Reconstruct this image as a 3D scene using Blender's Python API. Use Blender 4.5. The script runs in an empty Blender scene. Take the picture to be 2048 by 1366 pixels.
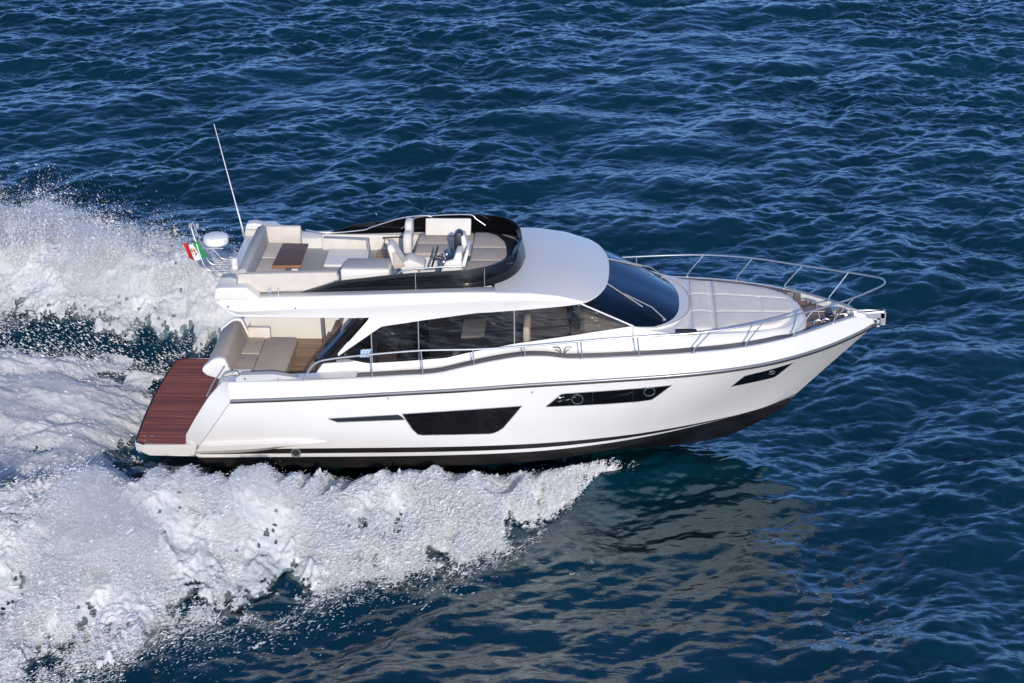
import bpy, bmesh, math, random
import numpy as np
from mathutils import Vector, Matrix
rad = math.radians
SC = bpy.context.scene
COL = SC.collection
random.seed(4); RNG = np.random.default_rng(11)

# ------------------------------------------------------------------ camera, sky, sun, exposure
def cam_axes(el, yaw, roll):
    ce, se, cy, sy, cr, sr = math.cos(el), math.sin(el), math.cos(yaw), math.sin(yaw), math.cos(roll), math.sin(roll)
    Z = np.array([[cy, -sy, 0], [sy, cy, 0], [0, 0, 1]])
    rt, up, fw = Z @ np.array([1, 0, 0]), Z @ np.array([0, se, ce]), Z @ np.array([0, ce, -se])
    return rt * cr + up * sr, -rt * sr + up * cr, fw
rt, up, fw = cam_axes(rad(23.83), rad(2.11), rad(1.88))
cd = bpy.data.cameras.new('camera'); cam = bpy.data.objects.new('camera', cd); COL.objects.link(cam)
cd.sensor_width = 36; cd.lens = 36 * 4049 / 2048; cd.clip_start = .5; cd.clip_end = 20000
M = Matrix.Identity(4)
for i in range(3):
    M[i][0], M[i][1], M[i][2] = rt[i], up[i], -fw[i]
M.translation = (8.38, -35.46, 17.72); cam.matrix_world = M
SC.camera = cam

SUN = Vector((.17, -1, .435)).normalized()
sun_el = math.asin(SUN.z)
world = bpy.data.worlds.new('World'); SC.world = world; world.use_nodes = True
nt = world.node_tree; bg = nt.nodes['Background']
sky = nt.nodes.new('ShaderNodeTexSky'); sky.sky_type = 'NISHITA'; sky.sun_disc = False
sky.sun_elevation = sun_el; sky.sun_rotation = math.atan2(SUN.x, SUN.y)
sky.air_density = .5; sky.dust_density = 1.0; sky.ozone_density = 6.0
nt.links.new(sky.outputs[0], bg.inputs[0]); bg.inputs[1].default_value = .15
sd = bpy.data.lights.new('sun', 'SUN'); sd.energy = 2.12; sd.angle = rad(.5); sd.color = (1, .90, .75)
so = bpy.data.objects.new('sun', sd); COL.objects.link(so); so.rotation_euler = (-SUN).to_track_quat('-Z', 'Y').to_euler()
so.location = SUN * 60
SC.view_settings.view_transform = 'Standard'; SC.view_settings.look = 'None'; SC.view_settings.gamma = 1
SC.view_settings.exposure = 0.52
SC.cycles.max_bounces = 8; SC.cycles.volume_bounces = 2; SC.cycles.blur_glossy = 0; SC.cycles.sample_clamp_indirect = 20; SC.cycles.transparent_max_bounces = 16
SC.cycles.caustics_reflective = False; SC.cycles.caustics_refractive = False

# ------------------------------------------------------------------ materials
MATS = {}
def mat(name, base=(.8, .8, .8), rough=.5, metal=0, ior=1.5, coat=0, spec=.5):
    if name in MATS: return MATS[name]
    m = bpy.data.materials.new(name); m.use_nodes = True; b = m.node_tree.nodes['Principled BSDF']
    b.inputs['Base Color'].default_value = (*base, 1); b.inputs['Roughness'].default_value = rough
    b.inputs['Metallic'].default_value = metal; b.inputs['IOR'].default_value = ior
    b.inputs['Coat Weight'].default_value = coat; b.inputs['Coat Roughness'].default_value = .04
    b.inputs['Specular IOR Level'].default_value = spec
    MATS[name] = m; return m
def N(m, typ, **kw):
    n = m.node_tree.nodes.new(typ)
    for k, v in kw.items():
        if k in n.inputs: n.inputs[k].default_value = v
        else: setattr(n, k, v)
    return n
def L(m, a, b): m.node_tree.links.new(a, b)
def P(m): return m.node_tree.nodes['Principled BSDF']
def coords(m, scale=(1, 1, 1)):
    t = N(m, 'ShaderNodeTexCoord'); mp = N(m, 'ShaderNodeMapping'); mp.inputs['Scale'].default_value = scale
    L(m, t.outputs['Object'], mp.inputs[0]); return mp.outputs[0]
def ramp(m, fac, stops):
    r = N(m, 'ShaderNodeValToRGB'); e = r.color_ramp.elements
    while len(e) < len(stops): e.new(.5)
    for k, (p, c) in zip(e, stops): k.position = p; k.color = (*c, 1)
    L(m, fac, r.inputs[0]); return r.outputs[0]
def bump(m, h, strength, dist):
    b = N(m, 'ShaderNodeBump', Strength=strength, Distance=dist); L(m, h, b.inputs['Height']); L(m, b.outputs[0], P(m).inputs['Normal'])

gel = mat('white_gelcoat', (.765, .75, .72), .3, coat=.35)
nz = N(gel, 'ShaderNodeTexNoise', Scale=1.3, Detail=4.0); L(gel, coords(gel), nz.inputs['Vector'])
L(gel, ramp(gel, nz.outputs[0], [(.3, (.745, .73, .70)), (.7, (.78, .765, .735))]), P(gel).inputs['Base Color'])
anti = mat('black_antifouling', (.010, .010, .011), .35)
nz = N(anti, 'ShaderNodeTexNoise', Scale=3.0, Detail=6.0); L(anti, coords(anti, (.4, 1, 2.5)), nz.inputs['Vector'])
L(anti, ramp(anti, nz.outputs[0], [(.35, (.006, .006, .007)), (.75, (.028, .024, .022))]), P(anti).inputs['Base Color'])
steel = mat('polished_steel', (.64, .65, .66), .30, .85)
darksteel = mat('rub_rail_steel', (.33, .34, .36), .3, .6)
bglass = mat('black_glass', (.004, .004, .005), .03)
rubber = mat('dark_rubber', (.02, .02, .022), .6)
plastic = mat('white_plastic', (.78, .78, .78), .35)
greyp = mat('grey_panel', (.35, .36, .38), .4)
shadegrey = mat('gelcoat_shade_grey', (.50, .50, .50), .45)  # shading of the white coaming, put into its colour as grey
navyp = mat('dark_panel', (.02, .025, .035), .3)
def wood(name, c0, c1, plank, seam, rough, axis='Y', sd=(.01, .008, .006)):
    m = mat(name, c0, rough)
    sc = (.6, 9, 9) if axis == 'Y' else (9, .6, 9)
    n1 = N(m, 'ShaderNodeTexNoise', Scale=1.6, Detail=5.0, Roughness=.65); L(m, coords(m, sc), n1.inputs['Vector'])
    col = ramp(m, n1.outputs[0], [(.28, c0), (.72, c1)])
    sep = N(m, 'ShaderNodeSeparateXYZ'); L(m, coords(m), sep.inputs[0])
    mu = N(m, 'ShaderNodeMath', operation='MULTIPLY'); mu.inputs[1].default_value = 1 / plank; L(m, sep.outputs[axis], mu.inputs[0])
    # every plank its own tone
    fl = N(m, 'ShaderNodeMath', operation='FLOOR'); L(m, mu.outputs[0], fl.inputs[0])
    wn = N(m, 'ShaderNodeTexWhiteNoise', noise_dimensions='1D'); L(m, fl.outputs[0], wn.inputs['W'])
    tone = ramp(m, wn.outputs[0], [(0, (.62, .62, .62)), (1, (1.3, 1.22, 1.2))])
    mx = N(m, 'ShaderNodeMix', data_type='RGBA', blend_type='MULTIPLY'); mx.inputs[0].default_value = 1
    L(m, col, mx.inputs[6]); L(m, tone, mx.inputs[7])
    fr = N(m, 'ShaderNodeMath', operation='FRACT'); L(m, mu.outputs[0], fr.inputs[0])
    lt = N(m, 'ShaderNodeMath', operation='LESS_THAN'); lt.inputs[1].default_value = seam; L(m, fr.outputs[0], lt.inputs[0])
    m2 = N(m, 'ShaderNodeMix', data_type='RGBA'); L(m, lt.outputs[0], m2.inputs[0]); L(m, mx.outputs[2], m2.inputs[6]); m2.inputs[7].default_value = (*sd, 1)
    L(m, m2.outputs[2], P(m).inputs['Base Color']); return m
mahog = wood('wet_mahogany_planks', (.17, .034, .012), (.44, .120, .044), .06, .10, .5)
teak = wood('teak_planks', (.30, .185, .115), (.44, .29, .19), .055, .12, .5)
bowteak = wood('weathered_teak', (.20, .145, .12), (.32, .24, .20), .05, .16, .6)
greyteak = wood('grey_deck_planks', (.16, .16, .165), (.24, .24, .245), .05, .14, .65)
tablewood = wood('table_walnut', (.15, .085, .062), (.22, .13, .092), .30, .004, .55)
edgewood = mat('orange_wood_edge', (.36, .16, .06), .4)
cabinet = wood('brown_joinery', (.16, .09, .055), (.22, .13, .08), .5, .004, .4)
def cloth(name, c, k=.06):
    m = mat(name, c, .85); n1 = N(m, 'ShaderNodeTexNoise', Scale=5.0, Detail=6.0); L(m, coords(m), n1.inputs['Vector'])
    L(m, ramp(m, n1.outputs[0], [(.3, tuple(v * (1 - k) for v in c)), (.7, tuple(v * (1 + k) for v in c))]), P(m).inputs['Base Color'])
    n2 = N(m, 'ShaderNodeTexNoise', Scale=14.0, Detail=3.0); L(m, coords(m), n2.inputs['Vector']); bump(m, n2.outputs[0], .25, .01); return m
beige = cloth('beige_upholstery', (.60, .545, .49)); taupe = cloth('taupe_upholstery', (.46, .40, .35)); padgrey = cloth('pale_grey_canvas', (.80, .745, .665))
cream = cloth('cream_upholstery', (.72, .68, .62)); mid = cloth('grey_upholstery', (.42, .41, .40))
def tint(name, t, base=(.006, .006, .008), ior=1.55, gcol=(1, 1, 1)):
    m = mat(name, base, .015, coat=0); p = P(m); nt = m.node_tree
    tr = N(m, 'ShaderNodeBsdfTransparent'); tr.inputs[0].default_value = (*t, 1)
    gl = N(m, 'ShaderNodeBsdfGlossy', Roughness=.01); fr = N(m, 'ShaderNodeFresnel', IOR=ior); gl.inputs[0].default_value = (*gcol, 1); mx = N(m, 'ShaderNodeMixShader')
    L(m, fr.outputs[0], mx.inputs[0]); L(m, tr.outputs[0], mx.inputs[1]); L(m, gl.outputs[0], mx.inputs[2])
    L(m, mx.outputs[0], nt.nodes['Material Output'].inputs[0]); return m
glass_dark = tint('tinted_saloon_glass', (.48, .48, .50)); glass_fwd = tint('smoked_forward_glass', (.82, .78, .75)); glass_ws = tint('sky_tinted_windscreen_glass', (.22, .26, .34), ior=1.75, gcol=(.80, .90, 1))  # windscreen: reflection colour tinted blue to strengthen the reflected sky

# ------------------------------------------------------------------ helpers: one call makes ONE mesh object
def link(name, me, m, parent=None, smooth=True, ang=35):
    for x in (m if isinstance(m, (list, tuple)) else [m]): me.materials.append(x)
    if smooth:
        me.shade_smooth() if hasattr(me, 'shade_smooth') else None
        me.set_sharp_from_angle(angle=rad(ang))
    o = bpy.data.objects.new(name, me); COL.objects.link(o)
    if parent: o.parent = parent
    return o
def mesh(name, V, F, m, parent=None, mi=None, smooth=True, ang=35):
    me = bpy.data.meshes.new(name); me.from_pydata([tuple(map(float, v)) for v in V], [], [tuple(map(int, f)) for f in F])
    if mi is not None: me.polygons.foreach_set('material_index', np.asarray(mi, np.int32))
    me.validate(); me.update(); return link(name, me, m, parent, smooth, ang)
def gridf(n, m, off=0, flip=False):
    f = []
    for i in range(n - 1):
        for j in range(m - 1):
            a = off + i * m + j; q = (a, a + 1, a + m + 1, a + m); f.append(q[::-1] if flip else q)
    return f
class MB:                                                       # collects several shapes of ONE part
    def __init__(s): s.V, s.F, s.M = [], [], []
    def add(s, V, F, mi=0):
        o = len(s.V); s.V += [tuple(map(float, v)) for v in V]; s.F += [tuple(i + o for i in f) for f in F]; s.M += [mi] * len(F)
    def grid(s, G, mi=0, flip=False):
        G = np.asarray(G); s.add(G.reshape(-1, 3), gridf(G.shape[0], G.shape[1], 0, flip), mi)
    def both(s, G, mi=0):                                       # a starboard surface (y negative) and its port mirror
        G = np.asarray(G); s.grid(G, mi); s.grid(G * np.array([1, -1, 1]), mi, True)
    def box(s, x0, x1, y0, y1, z0, z1, mi=0):
        V = [(x, y, z) for x in (x0, x1) for y in (y0, y1) for z in (z0, z1)]
        s.add(V, [(0, 1, 3, 2), (4, 6, 7, 5), (0, 4, 5, 1), (2, 3, 7, 6), (0, 2, 6, 4), (1, 5, 7, 3)], mi)
    def tube(s, pts, r, n=8, closed=False, mi=0):
        p = [Vector(q) for q in pts]; k = len(p); V, F = [], []; nrm = None
        for i, q in enumerate(p):
            a = p[(i - 1) % k] if (i or closed) else q; b = p[(i + 1) % k] if (i < k - 1 or closed) else q
            t = (b - a).normalized()
            if nrm is None: nrm = t.orthogonal().normalized()
            nrm = (nrm - t * nrm.dot(t)).normalized(); bi = t.cross(nrm)
            rr = r[i] if isinstance(r, (list, tuple)) else r
            V += [q + rr * (math.cos(2 * math.pi * j / n) * nrm + math.sin(2 * math.pi * j / n) * bi) for j in range(n)]
        for i in range(k if closed else k - 1):
            for j in range(n):
                a, b = i * n + j, i * n + (j + 1) % n; c, d = ((i + 1) % k) * n + (j + 1) % n, ((i + 1) % k) * n + j
                F.append((a, b, c, d))
        if not closed: F += [tuple(range(n))[::-1], tuple(range((k - 1) * n, k * n))]
        s.add(V, F, mi)
    def lathe(s, prof, c, n=28, axis='Z', mi=0):
        V, F = [], []
        for r, z in prof:
            for j in range(n):
                a = 2 * math.pi * j / n; q = (r * math.cos(a), r * math.sin(a), z)
                if axis == 'Y': q = (q[0], q[2], q[1])
                if axis == 'X': q = (q[2], q[0], q[1])
                V.append((c[0] + q[0], c[1] + q[1], c[2] + q[2]))
        for i in range(len(prof) - 1):
            for j in range(n): F.append((i * n + j, i * n + (j + 1) % n, (i + 1) * n + (j + 1) % n, (i + 1) * n + j))
        F += [tuple(range(n))[::-1], tuple(range((len(prof) - 1) * n, len(prof) * n))]
        s.add(V, F, mi)
    def build(s, name, m, parent=None, ang=35, bevel=0, seg=2):
        o = mesh(name, s.V, s.F, m, parent, s.M, True, ang)
        bm = bmesh.new(); bm.from_mesh(o.data); bmesh.ops.recalc_face_normals(bm, faces=bm.faces); bm.to_mesh(o.data); bm.free()
        if bevel:
            b = o.modifiers.new('bevel', 'BEVEL'); b.width = bevel; b.segments = seg; b.limit_method = 'ANGLE'; b.angle_limit = rad(30)
        return o
def prism(name, poly, lo, hi, m, parent, r=.02, axis='Z', seg=3, puff=0):
    """soft-edged extrusion of an outline (cushions, panels); axis = extrusion axis"""
    bm = bmesh.new(); pick = {'Z': lambda a, b, c: (a, b, c), 'Y': lambda a, b, c: (a, c, b), 'X': lambda a, b, c: (c, a, b)}[axis]
    lo_v = [bm.verts.new(pick(a, b, lo)) for a, b in poly]; hi_v = [bm.verts.new(pick(a, b, hi)) for a, b in poly]
    n = len(poly); bm.faces.new(lo_v[::-1]); bm.faces.new(hi_v)
    for i in range(n): bm.faces.new((lo_v[i], lo_v[(i + 1) % n], hi_v[(i + 1) % n], hi_v[i]))
    bmesh.ops.recalc_face_normals(bm, faces=bm.faces)
    if r: bmesh.ops.bevel(bm, geom=[e for e in bm.edges if e.calc_face_angle(0) > rad(25)], offset=r, segments=seg, profile=.5, affect='EDGES', clamp_overlap=True)
    me = bpy.data.meshes.new(name); bm.to_mesh(me); bm.free(); return link(name, me, m, parent, True, 40)
def rbox(name, x0, x1, y0, y1, z0, z1, m, parent, r=.02, seg=3): return prism(name, [(x0, y0), (x1, y0), (x1, y1), (x0, y1)], z0, z1, m, parent, r, 'Z', seg)
def spline(pts, n=6):                                            # Catmull-Rom through points
    p = [np.array(q, float) for q in pts]; p = [2 * p[0] - p[1]] + p + [2 * p[-1] - p[-2]]; out = []
    for i in range(1, len(p) - 2):
        for k in range(n):
            t = k / n; a, b, c, d = p[i - 1:i + 3]
            out.append(.5 * (2 * b + (c - a) * t + (2 * a - 5 * b + 4 * c - d) * t * t + (3 * b - a - 3 * c + d) * t ** 3))
    return out + [p[-2]]
def tag(o, label=None, cat=None, group=None, kind=None):
    for k, v in (('label', label), ('category', cat), ('group', group), ('kind', kind)):
        if v: o[k] = v
    return o
PITCH = rad(2.5)                                                 # running trim of the boat
RB = Matrix.Rotation(-PITCH, 4, 'Y')
def thing(name, label, cat, base=(0, 0, 0), group=None, rot=None):
    o = bpy.data.objects.new(name, None); COL.objects.link(o); o.empty_display_size = .3
    o.matrix_world = RB @ Matrix.Translation(base); return tag(o, label, cat, group)
def shifted(o, base):                                            # geometry given in boat axes, owner standing at base
    o.data.transform(Matrix.Translation(-Vector(base))); return o
SLOPE = .28; SEACOL = (.0005, .0205, .034); MISTD = 1.5
# ------------------------------------------------------------------ the yacht: hull
yacht = thing('motor_yacht', 'white flybridge motor yacht speeding across the dark blue sea with red-brown swim platform', 'yacht')
def crv(x, xs, ys):
    """monotone-ish smooth interpolation (cubic Hermite, finite-difference tangents)"""
    xs = np.asarray(xs, float); ys = np.asarray(ys, float); x = np.clip(np.asarray(x, float), xs[0], xs[-1])
    d = np.diff(ys) / np.diff(xs)
    m = np.concatenate([[d[0]], (d[1:] + d[:-1]) / 2, [d[-1]]])
    flat = np.concatenate([[False], d[1:] * d[:-1] <= 0, [False]]); m[flat] = 0
    i = np.clip(np.searchsorted(xs, x) - 1, 0, len(xs) - 2); h = xs[i + 1] - xs[i]; t = (x - xs[i]) / h
    return ((2*t**3-3*t**2+1)*ys[i] + (t**3-2*t**2+t)*h*m[i] + (-2*t**3+3*t**2)*ys[i+1] + (t**3-t**2)*h*m[i+1])
# hull lines in boat axes: x forward from the swim platform, half-breadth, height
KEEL = ([1.40, 6.0, 9.6, 10.6, 11.28, 11.7, 12.08, 12.5], [0, 0, 0, 0, 0, 0, 0, 0], [-.66, -.63, -.54, -.40, -.24, -.05, .19, .49])
CHINE = ([1.36, 5.0, 7.4, 8.4, 9.6, 10.6, 11.3, 12.0, 12.52], [1.90, 1.92, 1.86, 1.72, 1.36, .93, .58, .24, .006], [-.06, .00, .10, .17, .27, .36, .44, .52, .58])
BOOT = ([1.32, 3.2, 5.2, 7.4, 8.4, 9.6, 10.9, 11.6, 12.1, 12.62], [1.95, 1.99, 2.01, 1.94, 1.82, 1.52, .98, .64, .37, .008], [.33, .40, .455, .51, .54, .555, .56, .575, .62, .70])
RUB = ([2.06, 3.55, 4.9, 6.2, 7.4, 9.0, 10.5, 11.45, 12.1, 12.75, 13.25, 13.77, 14.02], [2.06, 2.13, 2.15, 2.15, 2.14, 2.09, 1.96, 1.74, 1.47, 1.07, .69, .24, .015], [1.385, 1.495, 1.60, 1.69, 1.79, 1.89, 1.965, 2.00, 2.015, 2.03, 2.05, 2.10, 2.14])
SHEER = ([2.02, 3.4, 5.2, 5.9, 6.4, 7.0, 7.5, 7.85, 8.3, 9.5, 10.5, 11.5, 12.4, 13.2, 13.65, 13.93], [1.98, 2.02, 2.05, 2.05, 2.05, 2.05, 2.05, 2.05, 2.04, 1.99, 1.88, 1.64, 1.21, .59, .22, .012], [1.72, 1.79, 1.915, 1.975, 2.10, 2.24, 2.32, 2.325, 2.275, 2.31, 2.34, 2.36, 2.38, 2.385, 2.37, 2.33])
def hline(L, u):
    xs = np.asarray(L[0]); x = xs[0] + (xs[-1] - xs[0]) * np.asarray(u, float)
    return np.stack([x, crv(x, xs, L[1]), crv(x, xs, L[2])], -1)
def side(u, t):
    """starboard topsides, t=0 boot line .. 1 rub rail (half-breadth positive)"""
    u, t = np.broadcast_arrays(np.asarray(u, float), np.asarray(t, float))
    a, b = hline(BOOT, u), hline(RUB, u); p = 1 + .45 * np.clip((u - .55) / .45, 0, 1)
    q = a + (b - a) * t[..., None]
    q[..., 1] = a[..., 1] + (b[..., 1] - a[..., 1]) * t ** p + .05 * np.sin(np.pi * t) * (1 - u) ** .5
    return q
def side_at(x, z):
    """point on the topsides at a given x and height"""
    x, z = np.broadcast_arrays(np.asarray(x, float), np.asarray(z, float)); t = np.full(x.shape, .5)
    for _ in range(25):
        x0 = BOOT[0][0] + (RUB[0][0] - BOOT[0][0]) * t; x1 = BOOT[0][-1] + (RUB[0][-1] - BOOT[0][-1]) * t
        u = np.clip((x - x0) / (x1 - x0), 0, 1)
        za, zb = hline(BOOT, u)[..., 2], hline(RUB, u)[..., 2]; t = np.clip((z - za) / (zb - za), -.3, 1.3)
    return side(u, t)

nu = 110; U = np.linspace(0, 1, nu) ** .9
SB = np.array([1, -1, 1])
def star(q): return np.asarray(q) * SB
hb = MB()
keel, chine, boot = hline(KEEL, U), hline(CHINE, U), hline(BOOT, U)
def lerp(a, b, t): return a + (b - a) * t
hb.both(star([keel, lerp(keel, chine, .5) - [0, 0, .03], chine]), 1)
hb.both(star([chine, lerp(chine, boot, .3), lerp(chine, boot, .58)]), 1)
hb.both(star([lerp(chine, boot, .58) + [0, .012, 0], lerp(chine, boot, .76) + [0, .012, 0]]), 0)
hb.both(star([lerp(chine, boot, .76), boot]), 1)
hb.both(star([side(U, t) for t in np.linspace(0, 1, 15)]), 0)
rub, sheer = hline(RUB, U), hline(SHEER, U)
rub2 = rub + [0, -.005, .045]
sh_in = sheer.copy(); sh_in[:, 1] = np.maximum(sheer[:, 1] - .07, 0); sh_in[:, 2] += .012
sh_dn = sh_in.copy(); sh_dn[:, 2] -= .14; sh_dn[:, 1] = np.maximum(sh_dn[:, 1] - .02, 0)
mid1 = lerp(rub2, sheer, .5) + [0, .012, 0]; mid2 = lerp(rub2, sheer, .9) + [0, .010, .004]
hb.both(star([rub2, mid1, mid2, sheer + [0, -.02, .012], sh_in, sh_dn]), 0)
# stern wings: the raked ends of the topsides, and their sloping top strip
cr = np.array([lerp(chine, boot, .76)[0]] + [side(0., t) for t in np.linspace(0, 1, 9)] + [rub2[0], mid1[0], mid2[0], sheer[0] + [0, -.02, .012]])
zz = cr[:, 2]; cry = cr[:, 1]
afx = np.interp(zz, [.24, .5, .58, .95, 1.37, 1.68, 1.74], [1.14, 1.10, 1.12, 1.33, 1.60, 1.88, 1.98])
af = np.stack([afx, cry - .17, zz], -1); inn = np.stack([afx + .02, cry * 0 + 1.70, zz + .01], -1); inb = inn + [.35, 0, 0]
hb.both(star([cr, lerp(cr, af, .5), af]), 0); hb.both(star([af, inn, inb]), 0)
wt = np.stack([np.array([1.96, 2.12, 2.5, 3.4]), np.array([1.92, 1.985, 2.0, 2.02]), np.array([1.715, 1.725, 1.74, 1.79])], -1)
for sgn in (-1, 1):
    g = MB(); g.tube([q * [1, sgn, 1] + [0, sgn * .003, 0] for q in cr[:10]], .007, 6); g.build('wing_groove', greyp, yacht, 60)
hull = hb.build('hull', [gel, anti], yacht, 28)
tr = MB()                                                       # transom and its flanks
tr.add([(1.78, -1.72, .42), (1.78, 1.72, .42), (1.80, 1.72, 1.42), (1.80, -1.72, 1.42)], [(0, 1, 2, 3)])
tr.add([(1.40, -1.9, -.66), (1.40, 1.9, -.66), (1.40, 1.9, .40), (1.40, -1.9, .40)], [(0, 1, 2, 3)])
tr.build('transom', gel, yacht)
# rub rail
rr = MB(); Ur = np.linspace(0, .999, 90); rl = hline(RUB, Ur)
for sgn in (-1, 1): rr.tube([(q[0], sgn * (q[1] + .012), q[2] + .022) for q in rl], .022, 8)
rr.build('rub_rail', darksteel, yacht, 60)
ru = MB()
for sgn in (-1, 1): ru.tube([(q[0], sgn * (q[1] + .004), q[2] - .022) for q in rl], .017, 6)
ru.build('rub_rail_seal', rubber, yacht, 60)
# spray rail: the long tapered fairing along the stern
sr = MB()
xs = np.linspace(1.32, 3.78, 30)
top = crv(xs, [1.32, 1.6, 2.4, 3.3, 3.78], [.47, .50, .565, .605, .585]); bot = crv(xs, [1.32, 2.3, 3.3, 3.78], [.23, .30, .49, .575]); pr = .085 * np.clip((3.78 - xs) / .5, 0, 1) ** .5 + .004
def onside(x, z, off): q = side_at(x, z); q[..., 1] += off; return q
G = star([onside(xs, top, 0), onside(xs, top - .035, pr), onside(xs, lerp(top, bot, .55), pr * 1.05), onside(xs, bot, .004)])
for K_ in (G, G * SB): sr = MB(); sr.grid(K_); sr.build('spray_rail', gel, yacht, 30)
def hull_panel(name, up_, lo_, m, off=.012, n=26, parent=yacht, frame=.022):
    """flush window in the topsides: outline = an upper and a lower line over x; glass with a thin rebate round it"""
    x = np.linspace(max(up_[0][0], lo_[0][0]), min(up_[-1][0], lo_[-1][0]), n)
    zu = np.interp(x, *np.array(up_).T); zl = np.interp(x, *np.array(lo_).T)
    out = []
    for sgn in (1, -1):
        g = MB(); rows = [onside(x, lerp(zl, zu, t), off) for t in np.linspace(0, 1, 5)]
        rows = [onside(x, zl, -.004)] + rows + [onside(x, zu, -.004)]
        G = star(rows) if sgn == 1 else np.asarray(rows); g.grid(G)
        o = g.build(name, m, parent, 25); out.append(o)
        loop = [tuple(q) for q in (star(onside(x, zl, off)) if sgn == 1 else onside(x, zl, off))] + [tuple(q) for q in (star(onside(x, zu, off)) if sgn == 1 else onside(x, zu, off))[::-1]]
        f = MB(); f.tube(loop, .007, 6, True); f.build('window_rebate', greyp, o, 60)
    return out
hull_panel('hull_vent', [(3.86, 1.10), (5.19, 1.20), (5.28, 1.09)], [(3.86, 1.095), (4.03, 1.02), (5.28, 1.085)], navyp, .01)
mw = hull_panel('hull_window', [(5.24, 1.215), (7.44, 1.39)], [(5.24, 1.205), (5.46, .79), (5.54, .745), (6.88, .775), (7.06, .87), (7.44, 1.385)], bglass)
fwn = hull_panel('hull_window', [(7.88, 1.37), (8.16, 1.635), (8.24, 1.645), (10.17, 1.755)], [(7.88, 1.36), (9.59, 1.405), (9.82, 1.43), (10.17, 1.75)], bglass)
bwn = hull_panel('hull_window', [(11.27, 1.53), (11.5, 1.785), (11.58, 1.80), (12.44, 1.875)], [(11.27, 1.52), (12.10, 1.515), (12.44, 1.87)], bglass)
def ring_on(o, x, z, r, sgn):
    c = side_at(x, z)[..., :]; c = np.array(c, float); d = side_at(x + .02, z) - c; d /= np.linalg.norm(d); e = side_at(x, z + .02) - c; e /= np.linalg.norm(e)
    nn = np.cross(d, e); nn = nn if nn[1] > 0 else -nn; c = c + nn * .018
    pts = [c + r * (math.cos(a) * d + math.sin(a) * e) for a in np.linspace(0, 2 * math.pi, 25)[:-1]]
    g = MB(); g.tube([q * np.array([1, -1 if sgn == 0 else 1, 1]) for q in pts], .008, 6, True); g.build('portlight_ring', darksteel, o, 60)
for k in (0, 1):
    for x, z, r in ((8.45, 1.52, .10), (9.76, 1.635, .10)): ring_on(fwn[k], x, z, r, k)
    ring_on(bwn[k], 12.02, 1.725, .065, k)
    for x in (8.73, 9.46):
        g = MB()
        zt, zb = np.interp(x, [8.24, 10.17], [1.64, 1.75]), np.interp(x, [7.88, 9.59], [1.365, 1.40]); q = onside(np.array([x, x]), np.array([zb, zt]), .016)
        g.tube(star(q) if k == 0 else q, .006, 6)
        g.build('window_divider', navyp, fwn[k], 60)
for x, z, r in ((4.99, 1.53, .022), (7.63, 1.67, .022), (12.81, 1.12, .02)):
    for sgn in (-1, 1):
        q = onside(x, z, 0.0); g = MB(); g.lathe([(r, -.01), (r, .018), (r * .55, .02), (r * .5, .004)], (q[0], sgn * q[1], q[2]), 14, 'Y')
        g.build('drain_fitting', steel, yacht, 50)
g = MB(); q = onside(3.2, .31, .01); g.tube([(q[0] + .085 * math.cos(a), -q[1] - .02, q[2] + .085 * math.sin(a)) for a in np.linspace(0, 2 * math.pi, 25)[:-1]], .012, 6, True)
g.lathe([(.07, -.0), (.07, .02)], (q[0], -q[1] - .015, q[2]), 20, 'Y', 1); g.build('exhaust_outlet', [steel, rubber], yacht, 50)

# swim platform
sp = MB()
ys = np.linspace(-1.97, 1.97, 41); s_ = ys / 1.97
ax = .06 + .09 * np.abs(s_) ** 2 + .16 * np.clip((np.abs(s_) - .93) / .07, 0, 1) ** 2
def prow(dx, z, k=1.0): return np.stack([ax + dx, ys * k, ys * 0 + z], -1)
sp.grid([prow(.12, .20, .985), prow(.01, .27), prow(0, .415), prow(.02, .43), np.stack([ys * 0 + 1.82, ys, ys * 0 + .43], -1)])
sp.grid([np.stack([ys * 0 + 1.82, ys, ys * 0 + .20], -1), prow(.12, .20, .985)])
for sgn in (-1, 1):
    e = MB(); y = sgn * 1.97
    sp.add([(ax[0] + .12, y * .985, .20), (ax[0] + .01, y, .27), (ax[0], y, .415), (ax[0] + .02, y, .43), (1.34, y, .45), (1.40, y * .985, .20)], [(0, 1, 2, 3, 4, 5)])
plat = sp.build('swim_platform', gel, yacht, 40)
tk = MB(); k = .985
tkx = np.minimum(np.where(np.abs(ys) > 1.66, 1.12, 1.80), 1.8)
for i in range(40):
    y0, y1 = ys[i] * k, ys[i + 1] * k; xa, xb = ax[i] + .045, ax[i + 1] + .045; x1 = min(tkx[i], tkx[i + 1])
    tk.add([(xa, y0, .444), (x1, y0, .444), (x1, y1, .444), (xb, y1, .444)], [(0, 1, 2, 3)])
tk.build('teak_deck', mahog, plat, 40)
tm = MB(); tm.tube([(ax[i] + .028, ys[i] * .99, .438) for i in range(41)], .02, 6); tm.build('deck_border', rubber, plat, 60)
for x, y in ((.28, -1.62), (.42, -1.62), (.19, -1.83), (.33, -1.83)):
    g = MB(); g.lathe([(.026, 0), (.026, .006), (.018, .010), (.010, .006)], (x, y, .444), 16); g.build('deck_socket', steel, plat, 60)
g = MB(); g.tube([(1.36, -1.985, .46), (1.33, -1.99, .34), (1.28, -1.975, .21)], .007, 6); g.build('panel_gap', rubber, yacht, 60)

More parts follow.
